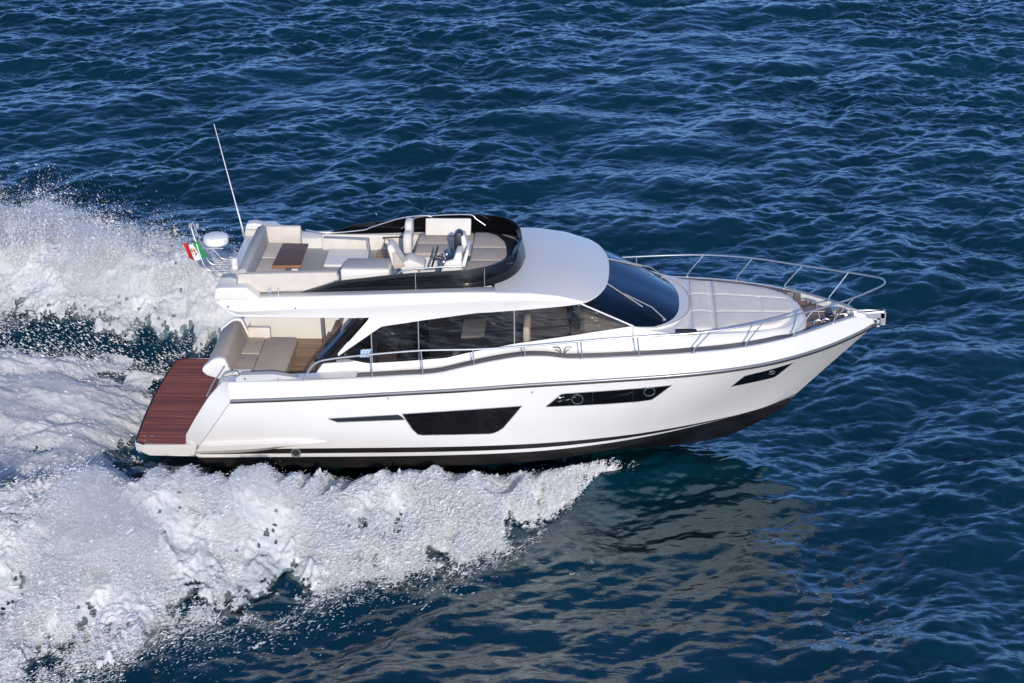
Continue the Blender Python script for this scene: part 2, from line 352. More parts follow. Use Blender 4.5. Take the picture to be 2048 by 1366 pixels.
# decks
def deck_strip(name, x0, x1, m, dz, n=40, inset=.07):
    x = np.linspace(x0, x1, n); y = np.maximum(crv(x, SHEER[0], SHEER[1]) - inset, .005); z = crv(x, SHEER[0], SHEER[2]) - dz
    # the bulwark hump of the sheer does not carry into the deck
    z = np.interp(x, [4.3, 5.6, 6.2, 7.4, 8.6, 10.5, 12, 13.9], [1.77, 1.83, 1.90, 2.05, 2.11, 2.17, 2.25, 2.29]) if dz == 0 else z
    g = MB(); g.grid([np.stack([x, y * t, z + .015 * (1 - t * t)], -1) for t in np.linspace(-1, 1, 15)]); return g.build(name, m, yacht, 40)
deck_strip('side_deck', 4.36, 11.45, greyteak, 0)
deck_strip('foredeck', 11.452, 13.72, bowteak, 0)
for sgn in (-1, 1):                                              # grey capping along the inside of the bulwark
    x = np.linspace(3.72, 12.7, 90); y = crv(x, SHEER[0], SHEER[1]); z = crv(x, SHEER[0], SHEER[2]); w = .21 * np.clip(np.minimum((x - 3.7) / .2, (12.75 - x) / .6), .02, 1); g = MB()
    g.grid([np.stack([x, sgn * (y - .072), z + .010], -1), np.stack([x, sgn * (y - .075 - w), z + .004], -1), np.stack([x, sgn * (y - .078 - w), z - .12], -1)]); g.build('bulwark_cap', greyteak, yacht, 40)
g = MB(); x = np.linspace(13.62, 13.93, 12); y = crv(x, SHEER[0], SHEER[1]); z = crv(x, SHEER[0], SHEER[2]) + .02
g.grid([np.stack([x, y * t, z - .006], -1) for t in np.linspace(-1, 1, 9)][0:9]); g.build('bow_cap', gel, yacht)
g = MB(); g.box(1.80, 4.5, -1.66, 1.66, 1.00, 1.05); cf = g.build('cockpit_floor', teak, yacht)
# cockpit sides, bulwark caps
x = np.linspace(1.84, 4.40, 16); zt = np.interp(x, [1.84, 2.1, 3.4, 4.4], [1.70, 1.74, 1.80, 1.86])
for sgn in (-1, 1):
    cw = MB(); cw.grid([np.stack([x, x * 0 + sgn * 1.64, x * 0 + 1.05], -1), np.stack([x, x * 0 + sgn * 1.68, zt], -1), np.stack([x, x * 0 + sgn * 1.72, zt + .015], -1),
             np.stack([x, sgn * (crv(x, SHEER[0], SHEER[1]) - .05), zt + .015], -1)])
    cw.build('cockpit_wall', gel, yacht, 40)
for sgn in (-1, 1):
    g = MB(); x = np.linspace(2.16, 3.4, 14); h = .115 * np.clip(np.minimum((x - 2.1) / .12, (3.42 - x) / .55), 0, 1)
    g.grid([np.stack([x, x * 0 + sgn * 1.93, 1.735 + (x - 2.1) * .04], -1), np.stack([x, x * 0 + sgn * 1.915, 1.74 + (x - 2.1) * .04 + h], -1), np.stack([x, x * 0 + sgn * 1.78, 1.74 + (x - 2.1) * .04 + h], -1), np.stack([x, x * 0 + sgn * 1.74, 1.735 + (x - 2.1) * .04], -1)])
    g.build('fender_coaming', shadegrey, yacht, 40)
    g = MB(); g.tube(spline([(1.78, sgn * 1.80, 1.55), (1.90, sgn * 1.80, 1.80), (2.02, sgn * 1.81, 1.87), (2.16, sgn * 1.82, 1.87), (2.2, sgn * 1.82, 1.78)], 5), .02, 8); g.build('stern_handrail', steel, yacht, 60)
    g = MB(); g.tube(spline([(1.55, sgn * 1.74, 1.34), (1.70, sgn * 1.74, 1.62), (1.86, sgn * 1.74, 1.86), (1.92, sgn * 1.74, 1.95)], 4), .014, 8); g.build('boarding_handrail', steel, yacht, 60)
    for x in (2.33, 2.95):
        g = MB(); g.lathe([(.018, 0), (.018, .012)], (x, sgn * 1.93, 1.79), 10, 'Y'); g.build('deck_stud', rubber, yacht)
# ------------------------------------------------------------------ cockpit furniture
def part_root(name):
    o = bpy.data.objects.new(name, None); COL.objects.link(o); o.parent = yacht; o.empty_display_size = .1; return o
sofa = part_root('cockpit_sofa')
rbox('sofa_base', 1.80, 2.84, -.98, .82, 1.05, 1.37, gel, sofa, .04)
prism('backrest', [(1.94, 1.44), (1.80, 1.80), (1.72, 1.83), (1.62, 1.80), (1.42, 1.64), (1.40, 1.57), (1.46, 1.52), (1.80, 1.42)], -1.02, .74, taupe, sofa, .03, 'Y')
for y0, y1 in ((-1.16, -1.025), (.745, .84)):
    prism('end_cap', [(1.98, 1.42), (1.82, 1.83), (1.72, 1.86), (1.60, 1.83), (1.39, 1.66), (1.37, 1.58), (1.45, 1.50), (1.80, 1.38)], y0, y1, gel, sofa, .025, 'Y')
for y0, y1 in ((-.96, -.085), (-.075, .72)): rbox('seat_cushion', 1.90, 2.265, y0, y1, 1.37, 1.475, taupe, sofa, .03)
prism('chaise_cushion', [(2.275, -1.0), (2.88, -1.0), (2.92, -.94), (2.92, .66), (2.88, .72), (2.275, .72)], 1.36, 1.475, taupe, sofa, .03)
rbox('armrest', 1.94, 2.30, -1.17, -1.02, 1.40, 1.60, cream, sofa, .03)
rbox('armrest', 1.92, 2.36, .73, .86, 1.40, 1.66, cream, sofa, .03)
g = MB(); g.tube(spline([(2.90, -.98, 1.44), (2.985, -.96, 1.43), (3.0, -.90, 1.40), (2.96, -.86, 1.30)], 5), .012); g.build('strap_loop', rubber, sofa, 60)
for y in (.6, -.8): g = MB(); g.tube([(2.75, y, 1.05), (2.75, y, 1.38)], .02); g.build('sofa_leg', steel, sofa, 60)

# ------------------------------------------------------------------ deckhouse
GT = ([4.0, 4.85, 5.63, 7.28, 8.45, 9.46], [2.10, 2.71, 2.84, 3.09, 3.20, 2.735])    # side glass, upper line
GB = ([4.0, 4.58, 5.30, 6.03, 6.41, 7.30, 8.67, 9.46], [2.09, 1.98, 2.03, 2.10, 2.20, 2.39, 2.61, 2.725])
YW = lambda x, z: np.interp(x, [4, 8.4, 9.46], [1.60, 1.60, 1.53]) - .05 * (np.asarray(z) - 2.1)
dh = part_root('deckhouse'); HW = [MB(), MB()]
class house:
    @staticmethod
    def both(G): HW[0].grid(np.asarray(G)); HW[1].grid(np.asarray(G) * SB)
xb = np.concatenate([np.linspace(4.3, 9.46, 60), np.linspace(9.5, 10.5, 12)[:0]])
zb = np.interp(xb, GB[0], GB[1])
def deckz(x): return np.interp(x, [4.3, 5.6, 6.2, 7.4, 8.6, 10.5, 12, 13.9], [1.77, 1.83, 1.90, 2.05, 2.11, 2.17, 2.25, 2.29])
dz = deckz(xb) - .03
house.both(star([np.stack([xb, xb * 0 + 1.66, dz], -1), np.stack([xb, xb * 0 + 1.645, dz + .05], -1), np.stack([xb, YW(xb, zb) + .015, lerp(dz, zb, .8)], -1), np.stack([xb, YW(xb, zb), zb], -1)]))
# aft rounded end of the side wall, low by the cockpit
xa = np.linspace(3.62, 4.32, 12); ha = np.interp(xa, [3.62, 3.75, 4.32], [1.80, 1.98, 2.03])
house.both(star([np.stack([xa, 1.66 + 0 * xa, xa * 0 + 1.05], -1), np.stack([xa, 1.66 + 0 * xa, 1.80 + 0 * xa], -1), np.stack([xa, 1.64 + 0 * xa, ha], -1), np.stack([xa, 1.50 + 0 * xa, ha], -1), np.stack([xa, 1.50 + 0 * xa, xa * 0 + 1.05], -1)]))
# pillar between the aft fin and the side glass, and the wall above the glass
xp = np.linspace(4.03, 8.45, 70); zlo = np.interp(xp, GT[0], GT[1]) ; zhi = np.interp(xp, [4.03, 4.62, 4.66, 5.5, 8.45], [2.18, 2.87, 3.08, 3.10, 3.24])
zhi = np.maximum(zhi, zlo + .01)
house.both(star([np.stack([xp, YW(xp, zlo) + .012, zlo + 0], -1), np.stack([xp, YW(xp, zhi) + .012, zhi], -1)]))
for h_ in HW: h_.build('side_wall', gel, dh, 40)
def side_pane(x0, x1, m, gap=.012, name='side_window'):
    for sgn in (1, -1):
        x = np.linspace(x0 + gap, x1 - gap, 24); a, b = np.interp(x, GB[0], GB[1]) + .004, np.interp(x, GT[0], GT[1]) - .004
        b = np.maximum(b, a + .004)
        G = star([np.stack([x, YW(x, lerp(a, b, t)) - .006, lerp(a, b, t)], -1) for t in (0, .5, 1)])
        g = MB(); g.grid(G if sgn == 1 else G * SB); g.build(name, m, dh)
side_pane(4.0, 4.66, bglass); side_pane(4.66, 5.53, glass_dark); side_pane(5.53, 7.29, glass_dark); side_pane(7.29, 9.46, glass_fwd)
for sgn in (1, -1):
    for x in (4.66, 5.53, 7.29):
        g = MB(); zl, zu = np.interp(x, GB[0], GB[1]), np.interp(x, GT[0], GT[1]); g.tube([(x, -sgn * (YW(x, zl) + .004), zl), (x, -sgn * (YW(x, zu) + .004), zu)], .010, 6); g.build('window_post', greyp, dh, 60)
    for x, w in ((5.62, .10), ):
        g = MB(); xx = np.linspace(x - w, x + w, 2); a, b = np.interp(xx, GB[0], GB[1]), np.interp(xx, GT[0], GT[1]); G = star([np.stack([xx, YW(xx, a) - .012, a], -1), np.stack([xx, YW(xx, b) - .012, b], -1)]); g.grid(G if sgn == 1 else G * SB); g.build('window_mullion', bglass, dh)
    g = MB(); g.tube([(8.45, -sgn * 1.555, 3.205), (9.46, -sgn * 1.535, 2.735)], .016, 8); g.build('windscreen_pillar', plastic, dh, 60)
    # raked dark fin closing the cockpit side
    zf = np.linspace(1.97, 2.93, 10); xf0 = np.interp(zf, [1.97, 2.88], [3.55, 4.38]); xf1 = np.interp(zf, [1.97, 2.16, 2.85, 2.93], [3.98, 4.03, 4.62, 4.66])
    yf = np.interp(zf, [1.97, 2.93], [1.60, 1.58]); G = star([np.stack([xf0, yf - .10, zf], -1), np.stack([lerp(xf0, xf1, .4), yf, zf], -1), np.stack([xf1, yf + .006, zf], -1)])
    g = MB(); g.grid(G if sgn == 1 else G * SB); o = g.build('side_fin', bglass, dh, 20); sm = o.modifiers.new('thick', 'SOLIDIFY'); sm.thickness = .012
# trunk cabin top + cowl round the windscreen
sv = np.linspace(-1, 1, 61); a_ = np.abs(sv)
WSX = lambda s: 10.33 - .87 * np.abs(s) ** 2.6
WS = np.stack([WSX(sv), np.sign(sv) * 1.53 * (1 - (1 - a_) ** 1.25), np.interp(a_, [0, .5, .8, 1], [2.60, 2.605, 2.64, 2.73])], -1)
TRx = np.interp(a_, [0, .12, .22, .32, .45, .6, .75, .9, 1], [12.60, 12.57, 12.45, 12.28, 11.75, 11.05, 10.45, 9.85, 9.46])
TRy = np.sign(sv) * np.interp(a_, [0, .12, .22, .32, .45, .6, .75, .9, 1], [0, .34, .66, .88, 1.13, 1.28, 1.36, 1.47, 1.535])
TRz = np.interp(TRx, [9.46, 9.9, 10.4, 11.5, 12.6], [2.73, 2.60, 2.50, 2.47, 2.43])
TR = np.stack([TRx, TRy, TRz], -1)
TBx = TRx + np.interp(a_, [0, .3, .5, 1], [.16, .15, .03, 0.0]); TBy = TRy + np.sign(sv) * np.interp(a_, [0, .1, .3, .5, .75, .9, 1], [0, .05, .14, .17, .22, .18, .115])
TB = np.stack([TBx, TBy, deckz(TBx) - .01], -1)
TM = lerp(TB, TR, .82); TM[:, 1] += np.sign(sv) * .035; TM[:, 0] += .02 * (a_ < .35)
cowl = lerp(WS, TR, .085); cowl[:, 2] = WS[:, 2] - .012
step = lerp(WS, TR, .09); step[:, 2] = WS[:, 2] - .06
tg = MB(); tg.grid([WS, cowl, step, lerp(WS, TR, .5) - [0, 0, .02], TR]); tg.grid([TR, TM, lerp(TB, TM, .3), TB])
trunk = tg.build('trunk_cabin', gel, yacht, 32)
g = MB(); g.tube([(q[0] + .004, q[1], q[2] + .004) for q in cowl], .008, 6); g.build('cowl_trim', greyp, trunk, 60)
# windscreen
ta = np.stack([8.93 - .46 * a_ ** 2.6, np.sign(sv) * 1.56 * (1 - (1 - a_) ** 1.25), np.interp(a_, [0, .6, 1], [3.19, 3.21, 3.20])], -1)
g = MB(); rows = [lerp(WS + [0, 0, .004], ta, t) + [0, 0, .03 * math.sin(math.pi * t)] for t in np.linspace(0, 1, 9)]
g.grid(rows); wsc = g.build('windscreen', glass_ws, yacht, 60)
for sgn in (-1, 1):                                              # wiper with arm on each half
    g = MB(); g.tube([(8.95, sgn * .62, 3.215), (9.63, sgn * 1.02, 2.905)], .014, 6); g.tube([(9.30, sgn * .82, 3.075), (9.8, sgn * 1.00, 2.89), (10.02, sgn * 1.06, 2.70)], .010, 6)
    g.lathe([(.03, 0), (.03, .03), (.01, .035)], (10.03, sgn * 1.06, 2.66), 10); g.build('wiper', greyp, wsc, 60)
# saloon seen through the glass
it = part_root('saloon')
g = MB(); g.box(4.4, 9.7, -1.5, 1.5, 1.16, 1.20); g.build('saloon_floor', teak, it)
rbox('galley_cabinet', 4.75, 5.5, .75, 1.45, 1.2, 2.12, cream, it, .01); rbox('galley_cabinet', 4.75, 5.1, -1.45, -.8, 1.2, 2.1, cabinet, it, .01)
rbox('saloon_sofa', 5.75, 7.1, .9, 1.45, 1.2, 1.65, mid, it, .05); rbox('saloon_sofa_back', 5.75, 7.2, 1.25, 1.48, 1.65, 2.1, mid, it, .05)
rbox('saloon_sofa', 5.8, 6.7, -1.45, -.9, 1.2, 1.65, mid, it, .05); rbox('scatter_cushion', 6.1, 6.22, -1.3, -.9, 1.66, 2.02, cream, it, .05)
rbox('saloon_table', 6.2, 7.1, -.3, .55, 1.92, 1.97, cream, it, .01)
rbox('inner_helm_seat', 7.5, 8.0, -1.1, -.4, 1.6, 1.78, cream, it, .05); rbox('inner_helm_seat_back', 7.42, 7.55, -1.1, -.4, 1.75, 2.5, cream, it, .05)
prism('dashboard', [(8.3, 1.3), (8.3, 2.2), (8.55, 2.45), (9.6, 2.5), (9.6, 1.3)], -1.4, 1.4, mid, it, .03, 'Y')
rbox('chart_screen', 8.45, 8.48, -1.0, -.45, 2.42, 2.7, navyp, it, .005)
# aft end: open door frame, steps up to the flybridge
g = MB(); g.box(4.40, 4.44, .55, 1.5, 1.05, 3.0); g.build('aft_bulkhead', cabinet, dh)
for y in (.42, .5): 
    g = MB(); g.tube([(3.46, y + .15, 1.25), (3.42, y + .15, 2.95)], .02); g.build('stair_handrail', steel, dh, 60)
for k in range(5):
    rbox('stair_tread', 3.42 + .17 * k, 3.68 + .17 * k, .68, 1.34, 1.28 + .26 * k, 1.33 + .26 * k, teak, dh, .01)
prism('stair_side', [(3.45, 1.05), (3.62, 1.05), (4.42, 2.5), (4.42, 2.9), (4.3, 2.9)], 1.36, 1.40, gel, dh, .005, 'Y')
prism('grab_panel', [(3.72, 1.5), (3.86, 1.5), (4.3, 2.75), (4.1, 2.75)], .50, .56, plastic, dh, .01, 'Y')

# ------------------------------------------------------------------ flybridge
fb = MB()
xs = np.array([1.86, 1.90, 1.97, 2.08, 2.24, 2.5, 3, 3.6, 4.4, 5.2, 5.75, 6.4, 6.95])
zl = np.interp(xs, [1.86, 1.94, 2.06, 2.24, 4.4, 5.75, 6.95], [3.22, 3.13, 3.02, 2.94, 2.935, 2.99, 3.07])
zc = np.interp(xs, [1.86, 2.2, 2.7, 4.7, 6.26, 6.95], [3.24, 3.27, 3.31, 3.375, 3.435, 3.44])
yo = np.interp(xs, [1.86, 2.0, 2.3, 3, 6.95], [1.69, 1.73, 1.75, 1.76, 1.755])
zmid = lerp(zl, zc, np.interp(xs, [1.86, 4, 6.95], [.35, .5, .62]))
rowsf = [np.stack([xs, xs * 0, zl + .0], -1), np.stack([xs, yo - .22, zl - .0], -1), np.stack([xs, yo - .02, zl + .01], -1), np.stack([xs, yo - .02, zl + .05], -1), np.stack([xs, yo + .035, zmid], -1), np.stack([xs, yo + .005, zmid + .02], -1), np.stack([xs, yo - .05, zc], -1), np.stack([xs, yo - .075, zc + .012], -1),
         np.stack([xs, xs * 0 + 1.42, zc + .005], -1), np.stack([xs, xs * 0 + 1.36, zc - .02], -1), np.stack([xs, xs * 0 + 1.35, zc * 0 + 3.10], -1), np.stack([xs, xs * 0, zc * 0 + 3.10], -1)]
fb.both(star(rowsf))
st = star([r[0] for r in rowsf]); fb.both(st[:, None, :].repeat(2, 1) * 1.0)
ring = [tuple(q) for q in st[:10]] + [tuple(q * SB) for q in st[:10][::-1]][:-1]
fb.add([q for q in ring], [tuple(range(len(ring)))])
fly = fb.build('flybridge', gel, yacht, 24)
# aft wall of the flybridge well, side wing boxes
rbox('aft_coaming', 1.88, 2.2, -1.36, 1.36, 3.12, 3.36, gel, fly, .03)
for sgn in (-1, 1):
    prism('wing_box', [(1.83, 3.28), (1.87, 3.50), (1.95, 3.52), (2.43, 3.53), (2.66, 3.33), (2.66, 3.28)], sgn * 1.50, sgn * 1.745, gel, fly, .02, 'Y')
    prism('locker_lid', [(1.90, 3.50), (2.22, 3.50), (2.24, 3.60), (2.10, 3.64), (1.93, 3.62)], sgn * 1.30, sgn * 1.52, greyp if sgn < 0 else gel, fly, .02, 'Y')
    for x in (2.80, 2.84, 2.98):
        g = MB(); g.tube([(x, sgn * 1.52, 3.33), (x, sgn * 1.515, 3.43)], .010, 6); g.build('coaming_stud', steel, fly, 60)
    g = MB(); g.lathe([(.028, 0), (.028, .012), (.018, .016), (.012, .004)], (2.08, sgn * 1.742, 3.15), 14, 'Y'); g.build('nav_light', steel, fly, 50)
    rbox('side_light', 3.26, 3.36, sgn * 1.75 - .02, sgn * 1.75 + .022, 3.11, 3.21, plastic, fly, .015)
    g = MB(); g.lathe([(.016, 0), (.016, .01)], (3.32, sgn * 1.773, 3.14), 10, 'Y'); g.build('side_light_lens', rubber, fly, 60)
# hardtop over the saloon: silver-white brow curving down to the windscreen
sb = np.linspace(-1, 1, 49); ab = np.abs(sb); nU = 22; rowsb = []
def ycr(x): return np.interp(x, [6.9, 7.6, 8.2, 8.56, 9], [1.68, 1.68, 1.655, 1.61, 1.56])
def zcr(x): return np.interp(x, [6.9, 7.57, 8.1, 8.56, 9.0], [3.44, 3.435, 3.37, 3.245, 3.15])
def zce(x): return crv(x, [6.9, 7.5, 8.2, 8.7, 8.98], [3.455, 3.49, 3.44, 3.33, 3.225])
yfac = np.sign(sb) * (1 - (1 - ab) ** 1.2)
for u in np.linspace(0, 1, nU):
    xe = 8.99 - .44 * ab ** 2.6; x = 6.93 + (xe - 6.93) * u
    rowsb.append(np.stack([x, yfac * ycr(x), zce(x) + (zcr(x) - zce(x)) * np.abs(yfac) ** 2.4], -1))
rowsb = np.array(rowsb); hb2 = MB(); hb2.grid(rowsb)
lip = rowsb[-1].copy(); lip[:, 2] -= .035; lip[:, 0] += .006; lip2 = lip.copy(); lip2[:, 0] -= .06; lip2[:, 2] -= .012
hb2.grid([rowsb[-1], lip, lip2])
xs2 = rowsb[:, -1, 0]; e = rowsb[:, -1]; zl2 = np.interp(xs2, [6.93, 7.28, 8.45, 8.56], [3.07, 3.10, 3.195, 3.21]); y2 = e[:, 1]
k2 = np.clip((8.56 - xs2) / 1.2, 0, 1)
side_rows = [e, np.stack([xs2, y2 + .025 * k2, e[:, 2] - .015], -1), np.stack([xs2, y2 + .08 * k2, lerp(e[:, 2], zl2, .32)], -1), np.stack([xs2, y2 + .11 * k2, lerp(e[:, 2], zl2, .38)], -1), np.stack([xs2, y2 + .055 * k2, zl2 + .05 * k2], -1), np.stack([xs2, y2 + .055 * k2, zl2 + .01 * k2], -1), np.stack([xs2, y2 - .06, zl2], -1), np.stack([xs2, y2 * 0, zl2], -1)]
hb2.grid(side_rows); hb2.grid(np.array(side_rows) * SB, 0, True)
top_ = hb2.build('hardtop', gel, yacht, 26)
g = MB(); g.tube([(q[0] + .004, q[1], q[2] - .012) for q in rowsb[-1]], .013, 6); g.build('hardtop_lip', plastic, top_, 60)
# black wind deflector wrapping the front of the flybridge
pth = [(3.36, -1.49), (3.8, -1.49), (4.4, -1.49), (5.2, -1.49), (6.0, -1.48), (6.5, -1.45), (6.9, -1.31), (7.2, -1.02), (7.37, -.6), (7.44, 0)]
pth = np.array(spline([(a, b, 0) for a, b in pth] , 6))[:, :2]; pth = np.concatenate([pth, pth[::-1][1:] * [1, -1]])
def z_lo(x): return np.interp(x, [3.36, 4.7, 6.3, 7.0, 7.45], [3.30, 3.36, 3.42, 3.44, 3.49])
def z_hi(x): return np.interp(x, [3.36, 4.1, 5.0, 5.5, 6.4, 7.0, 7.45], [3.335, 3.57, 3.68, 3.73, 3.78, 3.81, 3.84])
lo = np.stack([pth[:, 0], pth[:, 1], z_lo(pth[:, 0])], -1); rk = np.clip((pth[:, 0] - 6.1) / 1.3, 0, 1) ** 1.3
hi = np.stack([pth[:, 0] - .07 * rk, pth[:, 1] * (.99 - .015 * rk), z_hi(pth[:, 0])], -1)
cin = np.array([5.6, 0, 0]); dv = (lo - cin) * [1, 1, 0]; dv /= np.linalg.norm(dv, axis=1)[:, None]
g = MB(); g.grid([lo, lerp(lo, hi, .5) + dv * .012, hi, hi - dv * .016, lerp(lo, hi, .5) - dv * .004, lo - dv * .016]); wd = g.build('wind_deflector', bglass, yacht, 40)
g = MB(); g.tube([hi[i] + [0, 0, .004] for i in range(len(hi)) if pth[i, 1] > 0 or pth[i, 0] > 6.2], .007, 6); g.build('deflector_rim', navyp, wd, 60)
for x in (5.5, 6.75):
    for sgn in (-1, 1):
        y = sgn * np.interp(x, [5.5, 6.5, 6.9], [1.50, 1.465, 1.36]); g = MB(); g.tube([(x, y, z_lo(x) + .01), (x, y * .99, z_hi(x))], .006, 6); g.build('panel_joint', greyp, wd, 60)
for sgn in (-1, 1):
    g = MB(); g.tube(spline([(4.95, sgn * 1.42, 3.50), (5.15, sgn * 1.41, 3.66), (5.35, sgn * 1.40, 3.76), (6.25, sgn * 1.36, 3.82), (6.42, sgn * 1.33, 3.74), (6.6, sgn * 1.30, 3.62)], 4), .014, 8); g.build('helm_grab_rail', steel, fly, 60)
# port handrail with stanchions behind the table
g = MB(); g.tube(spline([(3.10, 1.2, 3.55), (3.5, 1.32, 3.44), (4.2, 1.33, 3.50), (4.4, 1.33, 3.57), (5.0, 1.33, 3.76), (5.5, 1.33, 3.80), (5.56, 1.33, 3.7), (5.56, 1.33, 3.46)], 4), .014, 8)
g.build('flybridge_handrail', steel, fly, 60)
rbox('inner_panel', 3.4, 5.4, 1.27, 1.34, 3.10, 3.42, cream, fly, .015)
g = MB(); g.tube([(4.62, 1.22, 3.38), (5.2, 1.22, 3.42)], .014); g.tube([(4.62, 1.22, 3.38), (4.62, 1.26, 3.36)], .024); g.build('boat_hook', rubber, fly, 60)
g = MB(); g.tube(spline([(4.66, 1.22, 3.37), (4.62, 1.2, 3.27), (4.68, 1.2, 3.2), (4.74, 1.2, 3.27), (4.70, 1.22, 3.37)], 5), .007, 6); g.build('boat_hook_cord', rubber, fly, 60)
g = MB(); g.lathe([(.06, 0), (.06, -.012), (.03, -.014), (.025, -.006)], (5.08, 1.262, 3.33), 18, 'Y'); g.build('speaker', plastic, fly, 50)
g = MB(); g.tube(spline([(4.42, .62, 3.12), (4.40, .62, 3.55), (4.34, .62, 3.60), (3.5, .9, 3.52)], 5), .016, 8); g.build('stair_rail', steel, fly, 60)
rbox('stair_hatch', 3.55, 4.35, .35, 1.2, 3.105, 3.16, plastic, fly, .015); rbox('stair_hatch_lid', 4.5, 5.3, .5, 1.2, 3.105, 3.15, teak, fly, .01)
rbox('flybridge_floor', 2.3, 6.3, -1.34, 1.34, 3.10, 3.112, mid, fly, .002)
# flybridge sofa
fs = part_root('flybridge_sofa')
rbox('sofa_base', 2.32, 2.92, -1.34, .84, 3.10, 3.34, gel, fs, .03); rbox('sofa_base', 2.9, 3.95, -1.34, -.86, 3.10, 3.34, gel, fs, .03)
for y0, y1 in ((-.84, -.02), (-.01, .80)): rbox('seat_cushion', 2.42, 2.96, y0, y1, 3.34, 3.44, beige, fs, .03)
rbox('seat_cushion', 2.42, 3.96, -1.34, -.85, 3.34, 3.44, beige, fs, .03)
prism('backrest', [(2.44, 3.36), (2.40, 3.74), (2.33, 3.77), (2.22, 3.72), (2.14, 3.36)], -1.42, .90, mid, fs, .03, 'Y')  # aft backrest: grazing-light shade put into its colour, greyer than the others
prism('backrest', [(.80, 3.36), (.84, 3.73), (.90, 3.75), (.97, 3.73), (.99, 3.36)], 2.36, 3.06, beige, fs, .03, 'X')
prism('backrest', [(2.28, 3.36), (2.20, 3.36), (2.26, 3.69), (4.05, 3.74), (4.11, 3.60), (3.52, 3.39), (2.7, 3.34)], -1.505, -1.36, beige, fs, .02, 'Y')
# table
tb = part_root('flybridge_table')
prism('tabletop', [(2.77, -.82), (3.30, -.80), (3.28, .33), (2.79, .33)], 3.565, 3.60, tablewood, tb, .006)
prism('tabletop_edge', [(2.764, -.826), (3.306, -.806), (3.286, .336), (2.784, .336)], 3.55, 3.592, edgewood, tb, .006)
rbox('table_leg', 3.02, 3.14, -.22, -.02, 3.10, 3.55, plastic, tb, .01)
# wet bar
wb = part_root('wet_bar')
prism('cabinet', [(4.10, -1.26), (5.00, -1.26), (5.02, -.72), (4.16, -.72)], 3.10, 3.70, gel, wb, .03); prism('lid', [(4.12, -1.24), (4.98, -1.24), (5.0, -.74), (4.18, -.74)], 3.702, 3.725, mid, wb, .008)
# helm seat
hs = part_root('helm_seat')
prism('seat_backrest', [(5.04, 3.62), (4.94, 4.02), (4.97, 4.07), (5.03, 4.06), (5.12, 3.92), (5.24, 3.70), (5.22, 3.60)], -.98, -.60, cream, hs, .03, 'Y')
prism('backrest_bolster', [(5.06, 3.60), (5.04, 3.92), (5.10, 3.96), (5.20, 3.80), (5.28, 3.68)], -1.02, -.93, taupe, hs, .02, 'Y')
prism('seat_cushion', [(5.18, 3.58), (5.20, 3.72), (5.34, 3.80), (5.48, 3.74), (5.62, 3.68), (5.62, 3.58)], -1.0, -.58, cream, hs, .03, 'Y'); rbox('seat_pedestal', 5.2, 5.5, -.95, -.62, 3.1, 3.58, gel, hs, .03)
# companion seat backs at the aft end of the sun pad
cs = part_root('companion_seat')
prism('headrest', [(.62, 3.50), (.60, 3.86), (.70, 3.93), (.90, 3.93), (1.02, 3.86), (1.04, 3.50)], 5.10, 5.24, cream, cs, .05, 'X'); prism('headrest', [(.02, 3.50), (.04, 3.80), (.14, 3.88), (.34, 3.88), (.46, 3.80), (.48, 3.50)], 5.12, 5.28, cream, cs, .05, 'X')
# sun pad of the flybridge, fitted
pad = part_root('flybridge_sun_pad'); 
rbox('pad_base', 5.3, 6.90, .02, 1.16, 3.1, 3.44, gel, pad, .03); prism('pad_base', [(6.35, -1.0), (6.85, -1.0), (6.98, -.6), (7.0, 0), (6.96, .6), (6.8, .9), (6.35, .9)], 3.1, 3.44, gel, pad, .03)
rbox('pad_cushion', 5.34, 6.40, .03, .56, 3.44, 3.53, taupe, pad, .03); rbox('pad_cushion', 5.34, 6.40, .57, 1.14, 3.44, 3.53, taupe, pad, .03)
prism('pad_cushion', [(6.41, .32), (7.06, .32), (7.02, .62), (6.86, .96), (6.66, 1.12), (6.41, 1.12)], 3.44, 3.55, taupe, pad, .03)
prism('pad_cushion', [(6.41, -.35), (7.06, -.35), (7.085, 0), (7.06, .31), (6.41, .31)], 3.44, 3.55, taupe, pad, .03); prism('pad_cushion', [(6.36, -.86), (6.86, -.86), (7.0, -.68), (7.06, -.36), (6.36, -.36)], 3.44, 3.55, taupe, pad, .03)
prism('pad_border', [(6.3, -1.38), (6.5, -1.38), (6.88, -1.25), (7.17, -.97), (7.33, -.6), (7.40, 0), (7.33, .6), (7.17, .97), (6.88, 1.25), (6.5, 1.38), (6.3, 1.38)], 3.40, 3.475, navyp, pad, .01)
# helm console
hc = part_root('helm_console')
prism('console_body', [(5.92, 3.1), (5.90, 3.55), (6.02, 3.80), (6.30, 3.88), (6.36, 3.5), (6.36, 3.1)], -1.12, -.38, gel, hc, .03, 'Y')
prism('dashboard', [(5.895, 3.585), (6.02, 3.818), (6.20, 3.868), (6.19, 3.85), (6.04, 3.79), (5.93, 3.58)], -1.06, -.44, navyp, hc, .004, 'Y')
prism('screen_hood', [(6.14, 3.84), (6.15, 4.14), (6.22, 4.20), (6.30, 4.16), (6.36, 3.98), (6.40, 3.80)], -.62, -.38, navyp, hc, .025, 'Y')
prism('hood_shell', [(6.28, 4.12), (6.34, 4.14), (6.42, 3.88), (6.38, 3.74), (6.30, 3.72)], -.64, -.36, cream, hc, .015, 'Y')
prism('side_screen', [(6.30, 3.70), (6.42, 4.06), (6.46, 4.04), (6.36, 3.62)], -1.14, -.66, plastic, hc, .01, 'Y'); prism('side_screen', [(6.16, 3.83), (6.22, 3.97), (6.32, 3.97), (6.32, 3.84)], -1.08, -.70, plastic, hc, .015, 'Y')
c0 = Vector((5.80, -.78, 3.78)); ax1 = Vector((0, 1, 0)); ax2 = Vector((.30, 0, .95)).normalized(); g = MB()
